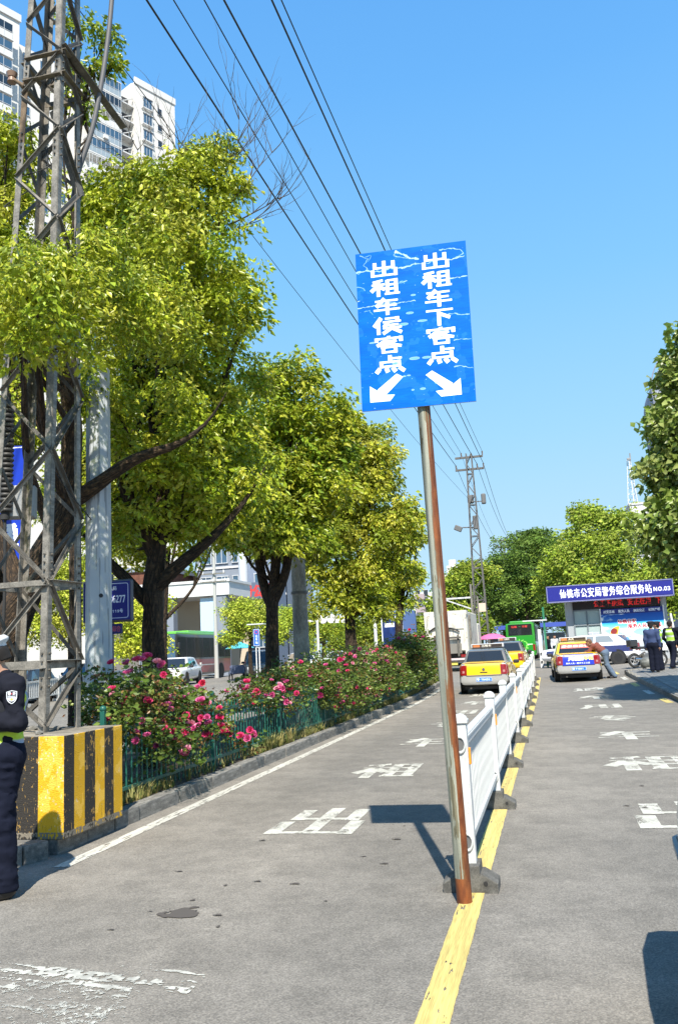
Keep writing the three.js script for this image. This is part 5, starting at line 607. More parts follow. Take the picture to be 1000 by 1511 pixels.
  const sg = thing('gantry_bracket', 'long grey bracket arm with a diagonal brace left of the pylon', 'bracket', [-4.5, .42, -55]); part('upright', box(.12, 5.2, .12, 0, 2.6, 0), steel, sg); part('arm', box(2.5, .1, .1, -1.25, 4.35, 0), M([.6, .6, .6], .5), sg); part('brace', beam([-1.7, 4.3, 0], [0, 3.6, 0], .08), M([.55, .55, .55], .5), sg); for (let i = 0; i < 7; i++) part('lattice', beam([0, 1 + i * .5, 0], [.35, 1.5 + i * .5, 0], .04), steelDark, sg); part('second_upright', box(.09, 4.4, .09, .38, 2.2, 0), steel, sg);
  struct('crossing_stripe', quad(.1, 1.0, -42, -45.5, .005), M([.55, .55, .53], .8)); struct('crossing_stripe', quad(.05, .95, -47, -49.5, .005), M([.5, .5, .5], .8));
  // second white barrier on the far side of the left road
  const fb = thing('far_road_barrier', 'white picket barrier on the far side of the left road', 'barrier', [-20.6, .05, -26]), D = 2.9; const a = [-20.6, -26], b = [-22.6, -56], n = 11;
  for (let i = 0; i < n; i++) { const x0 = lerp(a[0], b[0], i / n) - a[0], z0 = lerp(a[1], b[1], i / n) - a[1], x1 = lerp(a[0], b[0], (i + 1) / n) - a[0], z1 = lerp(a[1], b[1], (i + 1) / n) - a[1], y = G(a[0], a[1] + z0) - .05, y1 = G(a[0], a[1] + z1) - .05; part('post', [box(.1, 1.1, .1, x0, y + .55, z0), box(.35, .1, .3, x0, y + .05, z0)], whitePaint, fb); part('rail', [beam([x0, y + .95, z0], [x1, y1 + .95, z1], .07), beam([x0, y + .3, z0], [x1, y1 + .3, z1], .06)], whitePaint, fb); const k = i < 7 ? 16 : 0; for (let j = 1; j < k; j++) part('picket', box(.04, .64, .06, lerp(x0, x1, j / k), lerp(y, y1, j / k) + .62, lerp(z0, z1, j / k)), whitePaint, fb); }
}

// ---------------------------------------------------------------- vehicles: rounded shells, with panels, lamps and windows laid out on the same curved surface
class Shell {
  constructor(w, h, l, r, warp) { this.s = [w, h, l]; this.r = r; this.warp = warp ?? ((p) => p); }
  at(face, u, v, off = 0) { // u: across, v: up (top/bottom: v runs from front to back)
    const [w, h, l] = this.s, p = new THREE.Vector3(); const a = u - .5, b = v - .5;
    if (face === 'back') p.set(a * w, b * h, l / 2); else if (face === 'front') p.set(-a * w, b * h, -l / 2); else if (face === 'right') p.set(w / 2, b * h, -a * l); else if (face === 'left') p.set(-w / 2, b * h, a * l); else if (face === 'top') p.set(a * w, h / 2, b * l); else p.set(a * w, -h / 2, -b * l);
    const r = this.r, c = new THREE.Vector3(clamp(p.x, -w / 2 + r, w / 2 - r), clamp(p.y, -h / 2 + r, h / 2 - r), clamp(p.z, -l / 2 + r, l / 2 - r)), d = p.clone().sub(c).normalize();
    return this.warp(c.addScaledVector(d, r + off));
  }
  patch(face, u0, u1, v0, v1, off = .004, nu = 8, nv = 6, skirt = true) {
    const pos = [], uv = [], idx = [], row = nu + 1, put = (u, v, o) => { const p = this.at(face, u, v, o); pos.push(p.x, p.y, p.z); uv.push((u - u0) / (u1 - u0), (v - v0) / (v1 - v0)); };
    for (let j = 0; j <= nv; j++) for (let i = 0; i <= nu; i++) put(lerp(u0, u1, i / nu), lerp(v0, v1, j / nv), off);
    for (let j = 0; j < nv; j++) for (let i = 0; i < nu; i++) { const a = j * row + i; idx.push(a, a + 1, a + row, a + 1, a + row + 1, a + row); }
    if (skirt) { const ring = []; for (let i = 0; i <= nu; i++) ring.push([i, 0]); for (let j = 1; j <= nv; j++) ring.push([nu, j]); for (let i = nu - 1; i >= 0; i--) ring.push([i, nv]); for (let j = nv - 1; j >= 0; j--) ring.push([0, j]); const b = pos.length / 3; ring.forEach(([i, j]) => put(lerp(u0, u1, i / nu), lerp(v0, v1, j / nv), off)); ring.forEach(([i, j]) => put(lerp(u0, u1, i / nu), lerp(v0, v1, j / nv), -.006)); const n = ring.length; for (let k = 0; k + 1 < n; k++) idx.push(b + k, b + n + k, b + k + 1, b + k + 1, b + n + k, b + n + k + 1); }
    const g = new THREE.BufferGeometry(); g.setAttribute('position', new THREE.Float32BufferAttribute(pos, 3)); g.setAttribute('uv', new THREE.Float32BufferAttribute(uv, 2)); g.setIndex(idx); g.computeVertexNormals(); return g;
  }
  geo(n = 12) { return mergeVertices(merge(['back', 'front', 'left', 'right', 'top', 'bottom'].map((f) => this.patch(f, 0, 1, 0, 1, 0, n, n, false)).map((g) => { g.deleteAttribute('uv'); return g; })), 1e-4); }
}
const tyreG = new THREE.LatheGeometry([[.19, -.09], [.29, -.095], [.315, -.07], [.32, 0], [.315, .07], [.29, .095], [.19, .09]].map((p) => new THREE.Vector2(...p)), 28).rotateZ(Math.PI / 2);
const rimG = (() => { const g = [new THREE.CylinderGeometry(.2, .2, .12, 24, 1, true).rotateZ(Math.PI / 2)]; for (let i = 0; i < 10; i++) { const a = i / 10 * 6.283; g.push(beam([.05, Math.cos(a) * .05, Math.sin(a) * .05], [.06, Math.cos(a) * .195, Math.sin(a) * .195], .03, .035)); } g.push(cyl([.02, 0, 0], [.075, 0, 0], .055, .05, 14), new THREE.CylinderGeometry(.19, .19, .01, 24).rotateZ(Math.PI / 2)); return merge(g); })();
const rimM = M([.55, .55, .56], .35, { metalness: .35 }), redLens = P([.24, .01, .01], .15, { clearcoat: 1 }), whiteLens = P([.7, .7, .7], .1, { clearcoat: 1 }), orangeLens = P([.7, .25, .03], .2, { clearcoat: 1 });
const paint = (c, r = .3) => P(c, r, { clearcoat: .8, clearcoatRoughness: .06 });
const plateTex = (s, bgc = '#1d6fd0', fg = '#eaf2fb') => canvasTex(256, 80, (c, w, h) => { c.fillStyle = bgc; c.fillRect(0, 0, w, h); c.strokeStyle = fg; c.lineWidth = 4; c.strokeRect(4, 4, w - 8, h - 8); c.fillStyle = fg; glyph(c, '鄂', 12, 14, 40, 52, .15, .12); c.font = 'bold 54px sans-serif'; c.fillText(s, 62, 60); });
function car(label, pos, turn, o = {}) { // front looks to -z
  const W = o.W ?? 1.7, L = o.L ?? 4.35, H = o.H ?? 1.44, t = thing(o.name ?? 'parked_car', label, o.cat ?? 'car', pos, turn, o.group), bodyM = o.lower ?? o.paint, upM = o.paint;
  const bh = .65, y0 = .27, sw = (p) => { const k = (p.y + bh / 2) / bh, e = p.z / (L / 2), q = p.clone(); q.x *= 1 - .07 * Math.max(0, Math.abs(e) - .55) / .45 - .05 * Math.max(0, k - .55) + (k < .2 ? -.03 : 0); if (k > .45) q.y += (e > 0 ? (o.boot ?? .05) : -.10 * Math.max(0, -e - .2)) * (k - .45) / .55; if (e > .7) q.z += .05 * (k < .5 ? 1 : 1 - (k - .5) * 1.6) - .02; if (e < -.7) q.z += .14 * Math.max(0, k - .4); q.y += y0 + bh / 2; return q; };
  const body = new Shell(W, bh, L, .15, sw); part('body', body.geo(14), bodyM, t);
  const ch = H - .84, cl = o.cabin ?? L * .62, cz = o.cabZ ?? .18, tp = (p) => { const k = (p.y + ch / 2) / ch, q = p.clone(), e = p.z / (cl / 2); q.x *= 1 - .24 * k; q.z = e < 0 ? lerp(q.z, q.z + .62 * (-e), k) : lerp(q.z, q.z - (o.rake ?? .42) * e, k); q.y += .84 + ch / 2 + .025 * (1 - e * e) * k; q.z += cz; return q; };
  const cab = new Shell(W * .95, ch, cl, .1, tp); part('cabin', cab.geo(12), o.pillar ?? upM, t); if (o.roofM) part('roof_panel', cab.patch('top', .02, .98, .05, .95, .006, 8, 8), o.roofM, t);
  const glass = o.glass ?? darkGlass; part('rear_window', cab.patch('back', .07, .93, .16, .90, .006), glass, t); part('windscreen', cab.patch('front', .06, .94, .12, .92, .006), glass, t);
  for (const s of ['left', 'right']) { const f = s === 'left' ? [[.14, .47], [.51, .82]] : [[.18, .49], [.53, .86]]; for (const [a, b] of f) part('side_window', cab.patch(s, a, b, .16, .86, .005), glass, t); for (const k of s === 'left' ? [.33, .565] : [.435, .67]) part('door_gap', body.patch(s, k, k + .003, .12, .98, .002, 1, 6, false), black, t); for (const k of s === 'left' ? [.4, .62] : [.36, .585]) part('door_handle', body.patch(s, k, k + .035, .76, .81, .014, 3, 2), o.handle ?? upM, t); }
  if (o.upper) { part('boot_lid', body.patch('back', .11, .89, .52, .985, .007), o.upper, t); part('boot_top', body.patch('top', .04, .96, .80, .985, .007), o.upper, t); for (const s of ['left', 'right']) part('side_panel', body.patch(s, .03, .97, .40, .99, .005, 16, 5), o.upper, t); part('bonnet', body.patch('top', .04, .96, .02, .3, .007), o.upper, t); }
  for (const u of o.inset ? [[.2, .3], [.7, .8]] : [[.015, .15], [.85, .985]]) { const l = part('tail_lamp', body.patch('back', ...u, .52, .90, .012, 5, 5), redLens, t); part('lens', body.patch('back', lerp(u[0], u[1], .34), lerp(u[0], u[1], .66), .60, .68, .016, 3, 3), M([.42, .2, .19], .2), l); part('headlamp', body.patch('front', ...u, .5, .74, .01, 5, 4), whiteLens, t); }
  if (!o.inset) for (const [s, u] of [['left', [.97, .999]], ['right', [.001, .03]]]) part('tail_lamp', body.patch(s, ...u, .55, .9, .009, 3, 4), redLens, t);
  part('bumper_gap', body.patch('back', .03, .97, .475, .5, .003, 8, 1), black, t); part('rear_bumper', body.patch('back', .02, .98, .06, .47, .022, 10, 5), o.bumper ?? bodyM, t); part('lower_grille', body.patch('front', .2, .8, .12, .34, .006), black, t); part('grille', body.patch('front', .3, .7, .45, .62, .01), black, t);
  if (o.plate) { const p = part('licence_plate', body.patch('back', .34, .66, .22, .41, .034, 3, 2), M([1, 1, 1], .4, { map: plateTex(o.plate) }), t); }
  for (const s of ['left', 'right']) for (const z of [-.31, .30]) { const u = s === 'left' ? .5 + z : .5 - z; part('wheel_arch', new THREE.CylinderGeometry(.37, .37, .03, 24).rotateZ(Math.PI / 2).translate((s === 'left' ? -1 : 1) * (W / 2 - .012), .34, z * L), black, t); const w = new THREE.Group(); w.name = 'wheel'; w.position.set((s === 'left' ? -1 : 1) * (W / 2 - .085), .318, z * L); if (s === 'left') w.rotation.y = Math.PI; part('tyre', tyreG, rubber, w); part('rim', rimG, rimM, w); t.add(w); }
  for (const s of [-1, 1]) { const m = part('wing_mirror', rbox(.2, .13, .11, .04, s * (W / 2 + .06), .97, -.62), o.mirror ?? black, t); }
  part('exhaust', cyl([-.45, .2, L / 2 - .2], [-.45, .2, L / 2 + .02], .025), steelDark, t); part('underbody', box(W * .8, .1, L * .86, 0, .2, 0), black, t);
  t.userData.top = H; return { t, body, cab, W, L, H };
}
function roofLight(c, txt, z = .25, w = 1.0) { const g = part('roof_sign', rbox(w, .15, .18, .03, 0, c.H + .12, z), M([.5, .5, .5], .35), c.t); panel(w * .9, .11, .02, M([1, 1, 1], .3, { map: canvasTex(256, 40, (x, W, h) => { x.fillStyle = '#3a3230'; x.fillRect(0, 0, W, h); x.fillStyle = '#c0784a'; x.fillRect(6, 5, 60, h - 10); x.fillStyle = '#d8d2c4'; text(x, txt, 80, 6, 26, 28, 3, .16, .14); }) }), g, 'sign_face', 0, c.H + .12, z + .095); part('roof_rack', [box(w * .9, .02, .05, 0, c.H + .04, z - .05), box(w * .9, .02, .05, 0, c.H + .04, z + .05)], black, g); }
const silver = paint([.36, .36, .35]), taxiY = paint([.80, .50, .01]), greyUp = paint([.12, .12, .115]);
{
  const a = car('yellow taxi with grey bumper, rear plate T0459, behind the white barrier', [-2.08, G(-2.1, -29) , -30.75], -.02, { name: 'taxi', cat: 'taxi', paint: greyUp, lower: silver, upper: taxiY, plate: '·T0459', boot: .12 }); roofLight(a, '出租车', .1, 1.15);
  part('badge', cyl([0, .80, 2.205], [0, .80, 2.215], .045, .045, 16), chrome, a.t); part('lid_handle', rbox(.24, .035, .03, .01, 0, .70, 2.2), black, a.t);
  // things on the rear shelf are seen through the pane as dark seats: headrests
  const b = car('yellow taxi waiting just ahead of the first taxi in the left lane', [-1.78, G(-1.8, -39), -39.9], -.03, { name: 'taxi', cat: 'taxi', paint: greyUp, lower: taxiY, upper: taxiY, boot: .1 }); roofLight(b, '出租车', .1, .8);
  const c = car('yellow and silver taxi with a blue rear advertisement in the right lane', [.95, G(1, -33), -34.75], .03, { name: 'taxi', cat: 'taxi', paint: taxiY, lower: silver, upper: taxiY, plate: 'T1051', boot: .12 }); roofLight(c, '天天', .1, 1.05);
  const ad = canvasTex(512, 256, (x, w, h) => { x.fillStyle = '#1b34b4'; x.fillRect(0, 0, w, h); x.fillStyle = '#f6f4ea'; text(x, '天顺', 90, 74, 84, 84, 2, .2, .16); x.fillStyle = '#fffdf4'; text(x, '送', 238, 52, 104, 104, 0, .18, .16); x.fillStyle = '#f2e26a'; text(x, '车租', 340, 62, 82, 92, 2, .19, .15); x.fillStyle = '#dfe6f8'; text(x, '仙桃公安市', 40, 22, 34, 34, 4); text(x, '服务人民一路用车正公道', 50, 196, 32, 36, 4); });
  part('advertisement', c.body.patch('back', .15, .85, .50, .985, .012, 8, 6), M([1, 1, 1], .4, { map: ad }), c.t);
  part('window_sticker', c.cab.patch('back', .1, .9, .62, .88, .01, 6, 3), M([1, 1, 1], .5, { map: canvasTex(256, 48, (x, w, h) => { x.fillStyle = '#b84a44'; x.fillRect(0, 0, w, h); x.fillStyle = '#f0d8d0'; for (let i = 0; i < 5; i++) text(x, '出租车', 8 + i * 50, 12, 14, 24, 0, .2, .16); }) }), c.t);
  const p = car('white police car with a dark blue stripe parked before the station', [2.1, G(2.4, -43), -43.2], 1.22, { name: 'police_car', cat: 'police car', paint: paint([.78, .78, .79]), L: 4.7, W: 1.85, H: 1.42, boot: .16, rake: .75, cabin: 3.4, cabZ: .35, glass: P([.22, .25, .27], .1, { clearcoat: 1 }) });
  for (const s of ['left', 'right']) part('blue_stripe', p.body.patch(s, .06, .94, .5, .8, .008, 16, 4), paint([.035, .045, .16]), p.t); const lb = part('light_bar', rbox(1.1, .1, .22, .04, 0, 1.52, .1), M([.5, .5, .55], .3), p.t);
  const q = car('silver grey car entering at the right edge of the picture', [1.295, 0, -2.2], Math.PI, { paint: P([.42, .46, .44], .4, { metalness: .2, clearcoat: .8, clearcoatRoughness: .06 }), L: 4.5, W: 1.72, H: 1.46, inset: true }); part('bumper_trim', q.body.patch('back', .01, .99, .52, .56, .016, 12, 2), M([.3, .3, .3], .5), q.t); for (const [s, u] of [['right', [.002, .1]]]) part('bumper_trim', q.body.patch(s, ...u, .52, .56, .014, 4, 2), M([.3, .3, .3], .5), q.t);
  const cars = [['dark blue hatchback behind the far barrier, leftmost beside the tower leg', [-23.4, -29.5], .1, [.03, .05, .11]], ['black car behind the far barrier seen through the tower braces', [-22.4, -33.5], .05, [.02, .02, .025]], ['dark blue car between the sign post and the roses', [-23.2, -40], .1, [.04, .06, .12]], ['white car in front of the left green bus', [-19.4, -43], .15, [.72, .72, .73]], ['grey van like hatchback between the first and second trees', [-16.6, -48], .4, [.16, .18, .19]], ['white saloon car beside the second tree trunk', [-17.4, -60], .5, [.72, .72, .72]], ['silver car behind the concrete utility pole', [-15.6, -66], 1.2, [.5, .52, .54]], ['small white car at the far end of the left road', [-13.6, -70], 1.3, [.6, .62, .66]]];
  for (const [l, [x, z], r, c2] of cars) car(l, [x, G(x, z), z], Math.PI + r, { paint: paint(c2), glass: /dark blue|black/.test(l) ? blueGlass : darkGlass, H: /van/.test(l) ? 1.62 : 1.44 });
}
const busPane = P([.012, .014, .016], .25, { specularIntensity: .3 });
function bus(label, pos, turn, o) { // front looks to -z
  const W = 2.42, H = 2.75, L = o.L ?? 10.5, t = thing('city_bus', label, 'bus', pos, turn), s = new Shell(W, H, L, .16, (p) => { const q = p.clone(), k = (p.y + H / 2) / H; q.x *= 1 - .05 * Math.max(0, k - .6); q.y += .28 + H / 2; return q; });
  part('body', s.geo(12), o.paint, t); part('rear_window', s.patch('back', .1, .9, .62, .95, .008), darkGlass, t); part('windscreen', s.patch('front', .05, .95, .36, .97, .01), blueGlass, t); part('destination_board', s.patch('front', .2, .8, .82, .93, .016), black, t);
  const led = canvasTex(256, 48, (c, w, h) => { c.fillStyle = '#200808'; c.fillRect(0, 0, w, h); c.fillStyle = '#ff5048'; text(c, '仙桃', 20, 8, 34, 32, 2); text(c, '市客', 156, 8, 34, 32, 2); c.fillStyle = '#40e080'; text(c, '一', 112, 8, 26, 32, 0); }); part('rear_display', s.patch('back', .16, .84, .83, .93, .014), M([.1, .03, .03], .5, { map: led, emissive: 0xffffff, emissiveMap: led, emissiveIntensity: .6 }), t);
  for (const side of ['left', 'right']) { part('window_band', s.patch(side, .03, .97, .42, .90, .006, 16, 4), busPane, t); for (let i = 0; i < 6; i++) part('window_pillar', s.patch(side, .15 + i * .14, .165 + i * .14, .42, .9, .012, 1, 4), black, t); part('skirt_panel', s.patch(side, .02, .98, .06, .38, .006, 16, 3), o.skirt ?? o.paint, t); for (const z of [-.28, .28]) { const w = new THREE.Group(); w.name = 'wheel'; w.position.set((side === 'left' ? -1 : 1) * (W / 2 - .12), .46, z * L); w.scale.setScalar(1.45); if (side === 'left') w.rotation.y = Math.PI; part('tyre', tyreG, rubber, w); part('rim', rimG, rimM, w); t.add(w); part('wheel_arch', new THREE.CylinderGeometry(.55, .55, .03, 24).rotateZ(Math.PI / 2).translate((side === 'left' ? -1 : 1) * (W / 2 + .002), .48, z * L), black, t); } }
  part('roof_unit', rbox(1.9, .26, L * .55, .1, 0, H + .36, .3), o.roof ?? o.paint, t); part('engine_grille', s.patch('back', .2, .8, .06, .16, .01), black, t); for (const u of [[.03, .11], [.89, .97]]) { part('tail_lamp', s.patch('back', ...u, .16, .34, .012), redLens, t); part('headlamp', s.patch('front', ...u, .12, .24, .012), whiteLens, t); }
  for (const k of [-1, 1]) part('wing_mirror', rbox(.14, .42, .2, .05, k * (W / 2 + .18), 2.2, -L / 2 - .1), black, t);
  return { t, s };
}
{
  const gr = paint([.035, .26, .03]), lime = paint([.12, .42, .04]);
  const a = bus('green city bus seen from behind, stopped past the barrier', [-2.05, .42, -77.5], -.02, { paint: gr });
  part('floral_print', a.s.patch('back', .06, .94, .10, .58, .01), M([1, 1, 1], .4, { map: canvasTex(256, 180, (c, w, h) => { c.fillStyle = '#1f8a26'; c.fillRect(0, 0, w, h); c.fillStyle = '#86d860'; for (let i = 0; i < 26; i++) { c.save(); c.translate(100 + Math.cos(i * .42) * 70 + 20, 100 + Math.sin(i * .42) * 60); c.rotate(i); c.beginPath(); c.ellipse(0, 0, 16, 6, 0, 0, 7); c.fill(); c.restore(); } c.fillStyle = '#f0c428'; c.beginPath(); c.ellipse(128, 160, 34, 12, 0, 0, 7); c.fill(); c.fillStyle = '#e8f4e4'; c.beginPath(); c.arc(34, 44, 14, 0, 7); c.fill(); c.fillRect(190, 84, 50, 8); }) }), a.t);
  bus('green city bus half hidden behind the white truck', [-6.15, .42, -64], Math.PI, { paint: lime });
  bus('green roofed bus with a dark red skirt on the left road', [-23.85, .42, -54.8], Math.PI, { paint: paint([.03, .03, .035]), skirt: paint([.22, .03, .04]), roof: lime, L: 9.5 });
  const lb = scene.children[scene.children.length - 1], rs = new Shell(2.3, .3, 9.4, .12, (p) => { p.y += 2.98; return p; }); part('roof_panel', rs.geo(8), lime, lb);
}
{ // refuse truck, seen from behind
  const t = thing('refuse_truck', 'dirty white refuse truck seen from behind in the left lane', 'truck', [-5.0, G(-5, -42), -46], -.02), wm = M([.72, .71, .67], .6, { map: dataTex(256, 256, (u, v) => { const s = fbm(u * 7, v * 5, 3), d = fbm(u * 26, v * 4, 6), t = 246 - Math.max(0, s - .55) * 160 - (d > .68 ? 60 : 0); return [t, t * .985, t * .95]; }) });
  part('hopper_body', rbox(2.15, 2.3, 5, .08, 0, 1.95, -1), wm, t); part('tailgate', [rbox(1.9, 1.9, .5, .08, 0, 2.0, 1.6), box(2.2, .22, .7, 0, 3.02, 1.5), beam([-1, .9, 1.7], [-1, 3, 1.9], .16), beam([1, .9, 1.7], [1, 3, 1.9], .16)], wm, t); part('hopper_opening', box(1.5, .5, .1, 0, 1.2, 1.83), M([.2, .19, .17], .9), t); part('lift_arm', [beam([-.6, .8, 2.0], [-.6, 1.9, 1.9], .09), beam([.6, .8, 2.0], [.6, 1.9, 1.9], .09), box(1.5, .1, .1, 0, 1.75, 2)], steelDark, t);
  part('tail_panel', box(1.9, .5, .06, 0, 2.45, 1.87), wm, t); part('hydraulic_hose', [tube([[-.9, 2.1, 1.9], [-.5, 2.3, 1.95], [-.3, 2.0, 1.93], [.2, 2.25, 1.95], [.7, 2.05, 1.93]], .04, 6)], black, t); part('side_ladder', [box(.06, 2, .06, 1.12, 1.9, .9), box(.06, 2, .06, 1.12, 1.9, .5), ...[0, 1, 2, 3].map((i) => box(.05, .05, .4, 1.12, 1.2 + i * .5, .7))], steel, t);
  part('bumper', [box(2.1, .18, .12, 0, .62, 1.95), box(2.1, .5, .1, 0, .75, 1.5)], M([.06, .05, .05], .7), t); part('stripe_bar', box(2.0, .1, .02, 0, .66, 2.02), M([.6, .5, .5], .5), t); for (const x of [-.85, .85]) part('tail_lamp', box(.3, .14, .06, x, .82, 1.95), redLens, t); part('licence_plate', box(.4, .16, .03, .3, .45, 1.95), M([.6, .5, .1], .5), t); part('cab', rbox(2.2, 2.0, 1.6, .12, 0, 1.6, -4.4), wm, t); part('windscreen', box(1.9, .8, .04, 0, 2.0, -5.22), darkGlass, t);
  for (const x of [-.85, .85]) for (const z of [.2, -3.8]) { const w = new THREE.Group(); w.name = 'wheel'; w.position.set(x, .44, z); w.scale.set(1.7, 1.38, 1.38); part('tyre', tyreG, rubber, w); part('rim', rimG, rimM, w); t.add(w); }
}
function motorcycle(label, pos, turn, o = {}) {
  const t = thing('motorcycle', label, 'motorcycle', pos, turn), m = paint(o.c ?? [.03, .03, .035]);
  for (const z of [-.62, .62]) { const w = new THREE.Group(); w.name = 'wheel'; w.position.set(0, .3, z); part('tyre', new THREE.TorusGeometry(.25, .055, 8, 24).rotateY(Math.PI / 2), rubber, w); part('rim', [new THREE.TorusGeometry(.19, .02, 6, 20).rotateY(Math.PI / 2), ...[0, 1, 2, 3, 4].map((i) => beam([0, 0, 0], [0, Math.cos(i * 1.257) * .19, Math.sin(i * 1.257) * .19], .02))], rimM, w); t.add(w); }
  part('frame', [beam([0, .35, .6], [0, .6, .1], .08), beam([0, .45, -.2], [0, .4, .3], .22, .2), beam([-.06, .3, -.62], [-.06, .85, -.4], .045), beam([.06, .3, -.62], [.06, .85, -.4], .045)], steelDark, t); part('engine', rbox(.3, .32, .4, .06, 0, .42, .05), M([.2, .2, .2], .4, { metalness: .6 }), t); part('tank', new THREE.SphereGeometry(.22, 16, 10).scale(.75, .7, 1.2).translate(0, .8, -.14), m, t); part('seat', rbox(.26, .1, .66, .05, 0, .8, .38), black, t); part('handlebar', [cyl([-.36, 1.02, -.32], [.36, 1.02, -.32], .018), cyl([-.03, .8, -.4], [-.03, 1.02, -.34], .02)], chrome, t);
  for (const s of [-1, 1]) { const q = part('wing_mirror', [cyl([s * .3, 1.02, -.33], [s * .34, 1.22, -.3], .01), new THREE.SphereGeometry(.065, 10, 8).scale(1.1, .8, .3).translate(s * .34, 1.24, -.3)], black, t); } part('headlamp', new THREE.SphereGeometry(.1, 12, 10).translate(0, .88, -.48), whiteLens, t); part('fairing', rbox(.34, .34, .12, .05, 0, .98, -.46).rotateX(0), m, t); part('tail_lamp', rbox(.14, .07, .05, .02, 0, .78, .74), redLens, t); part('box', rbox(.36, .3, .36, .05, 0, 1.0, .66), o.boxM ?? m, t); part('exhaust', cyl([.16, .32, .1], [.18, .36, .7], .05, .06, 10), chrome, t);
}
motorcycle('black police motorcycle parked behind the stone ball', [3.95, G(4, -37) + .02, -37.6], -1.1); motorcycle('motorcycle with a yellow box at the right edge behind the officers', [5.6, G(5, -38) + .02, -38.5], -.9, { c: [.6, .6, .6], boxM: M([.7, .5, .08], .5) });
{
  const t = thing('stone_ball', 'grey granite bollard shaped like a pot on the pavement corner', 'bollard', [3.72, G(3.7, -35.6) + .02, -35.6]); part('ball', new THREE.LatheGeometry([[0, 0], [.17, 0], [.2, .04], [.27, .14], [.3, .26], [.27, .38], [.2, .46], [.12, .49], [0, .5]].map((p) => new THREE.Vector2(...p)), 28), M([.26, .28, .28], .6, { map: rep(concTex, 2) }), t); part('foot', new THREE.CylinderGeometry(.2, .22, .05, 24).translate(0, .01, 0), M([.22, .23, .23], .7), t);
  const u = thing('tricycle_cart', 'vendor tricycle under a teal umbrella by the far barrier', 'tricycle', [-17.9, .25, -48.5]); part('cart_box', rbox(.9, .5, 1.2, .04, 0, .75, 0), M([.1, .12, .2], .6), u); for (const [x, z] of [[-.5, .3], [.5, .3], [0, -1]]) part('wheel', new THREE.TorusGeometry(.25, .04, 6, 18).rotateY(Math.PI / 2).translate(x, .29, z), rubber, u); part('umbrella_pole', cyl([0, 1, 0], [0, 2.2, 0], .02), steel, u); part('umbrella_canopy', new THREE.ConeGeometry(.95, .42, 8, 1, true).translate(0, 2.2, 0), M([.08, .42, .48], .7, { side: THREE.DoubleSide }), u); part('seat', rbox(.3, .1, .3, .03, 0, .8, -.7), black, u); part('handlebar', [cyl([-.3, 1, -.95], [.3, 1, -.95], .02), cyl([0, .3, -1], [0, 1, -.95], .02)], steelDark, u);
  // pink umbrella beyond the first taxi
  const k = thing('pink_umbrella', 'pink parasol showing above the roof of the first taxi', 'parasol', [-3.2, G(-3, -50), -52]); part('canopy', new THREE.SphereGeometry(.95, 16, 8, 0, 6.3, 0, 1.1).scale(1, .62, 1).translate(0, 1.35, 0), M([.62, .12, .28], .7, { side: THREE.DoubleSide }), k); part('pole', cyl([0, 0, 0], [0, 1.9, 0], .025), steel, k); part('base', new THREE.CylinderGeometry(.25, .28, .08, 16).translate(0, .04, 0), concrete, k);
}

// ---------------------------------------------------------------- people: one skinned field of tapered capsules, meshed with surface nets
function field(bones, k) { // bones: [ax,ay,az, bx,by,bz, ra, rb, squash?]
  const B = bones.map(([ax, ay, az, bx, by, bz, ra, rb, sq]) => ({ ax, ay, az, dx: bx - ax, dy: by - ay, dz: bz - az, l2: (bx - ax) ** 2 + (by - ay) ** 2 + (bz - az) ** 2 || 1e-9, ra, rb, sq: sq ?? 1 }));
  return (x, y, z) => { let d = 1e3; for (const b of B) { const px = x - b.ax, py = y - b.ay, pz = z - b.az, t = clamp((px * b.dx + py * b.dy + pz * b.dz) / b.l2, 0, 1), qx = px - b.dx * t, qy = py - b.dy * t, qz = (pz - b.dz * t) / b.sq, e = Math.sqrt(qx * qx + qy * qy + qz * qz) - lerp(b.ra, b.rb, t); const h = clamp(.5 + .5 * (d - e) / k, 0, 1); d = d + (e - d) * h - k * h * (1 - h); } return d; };
}
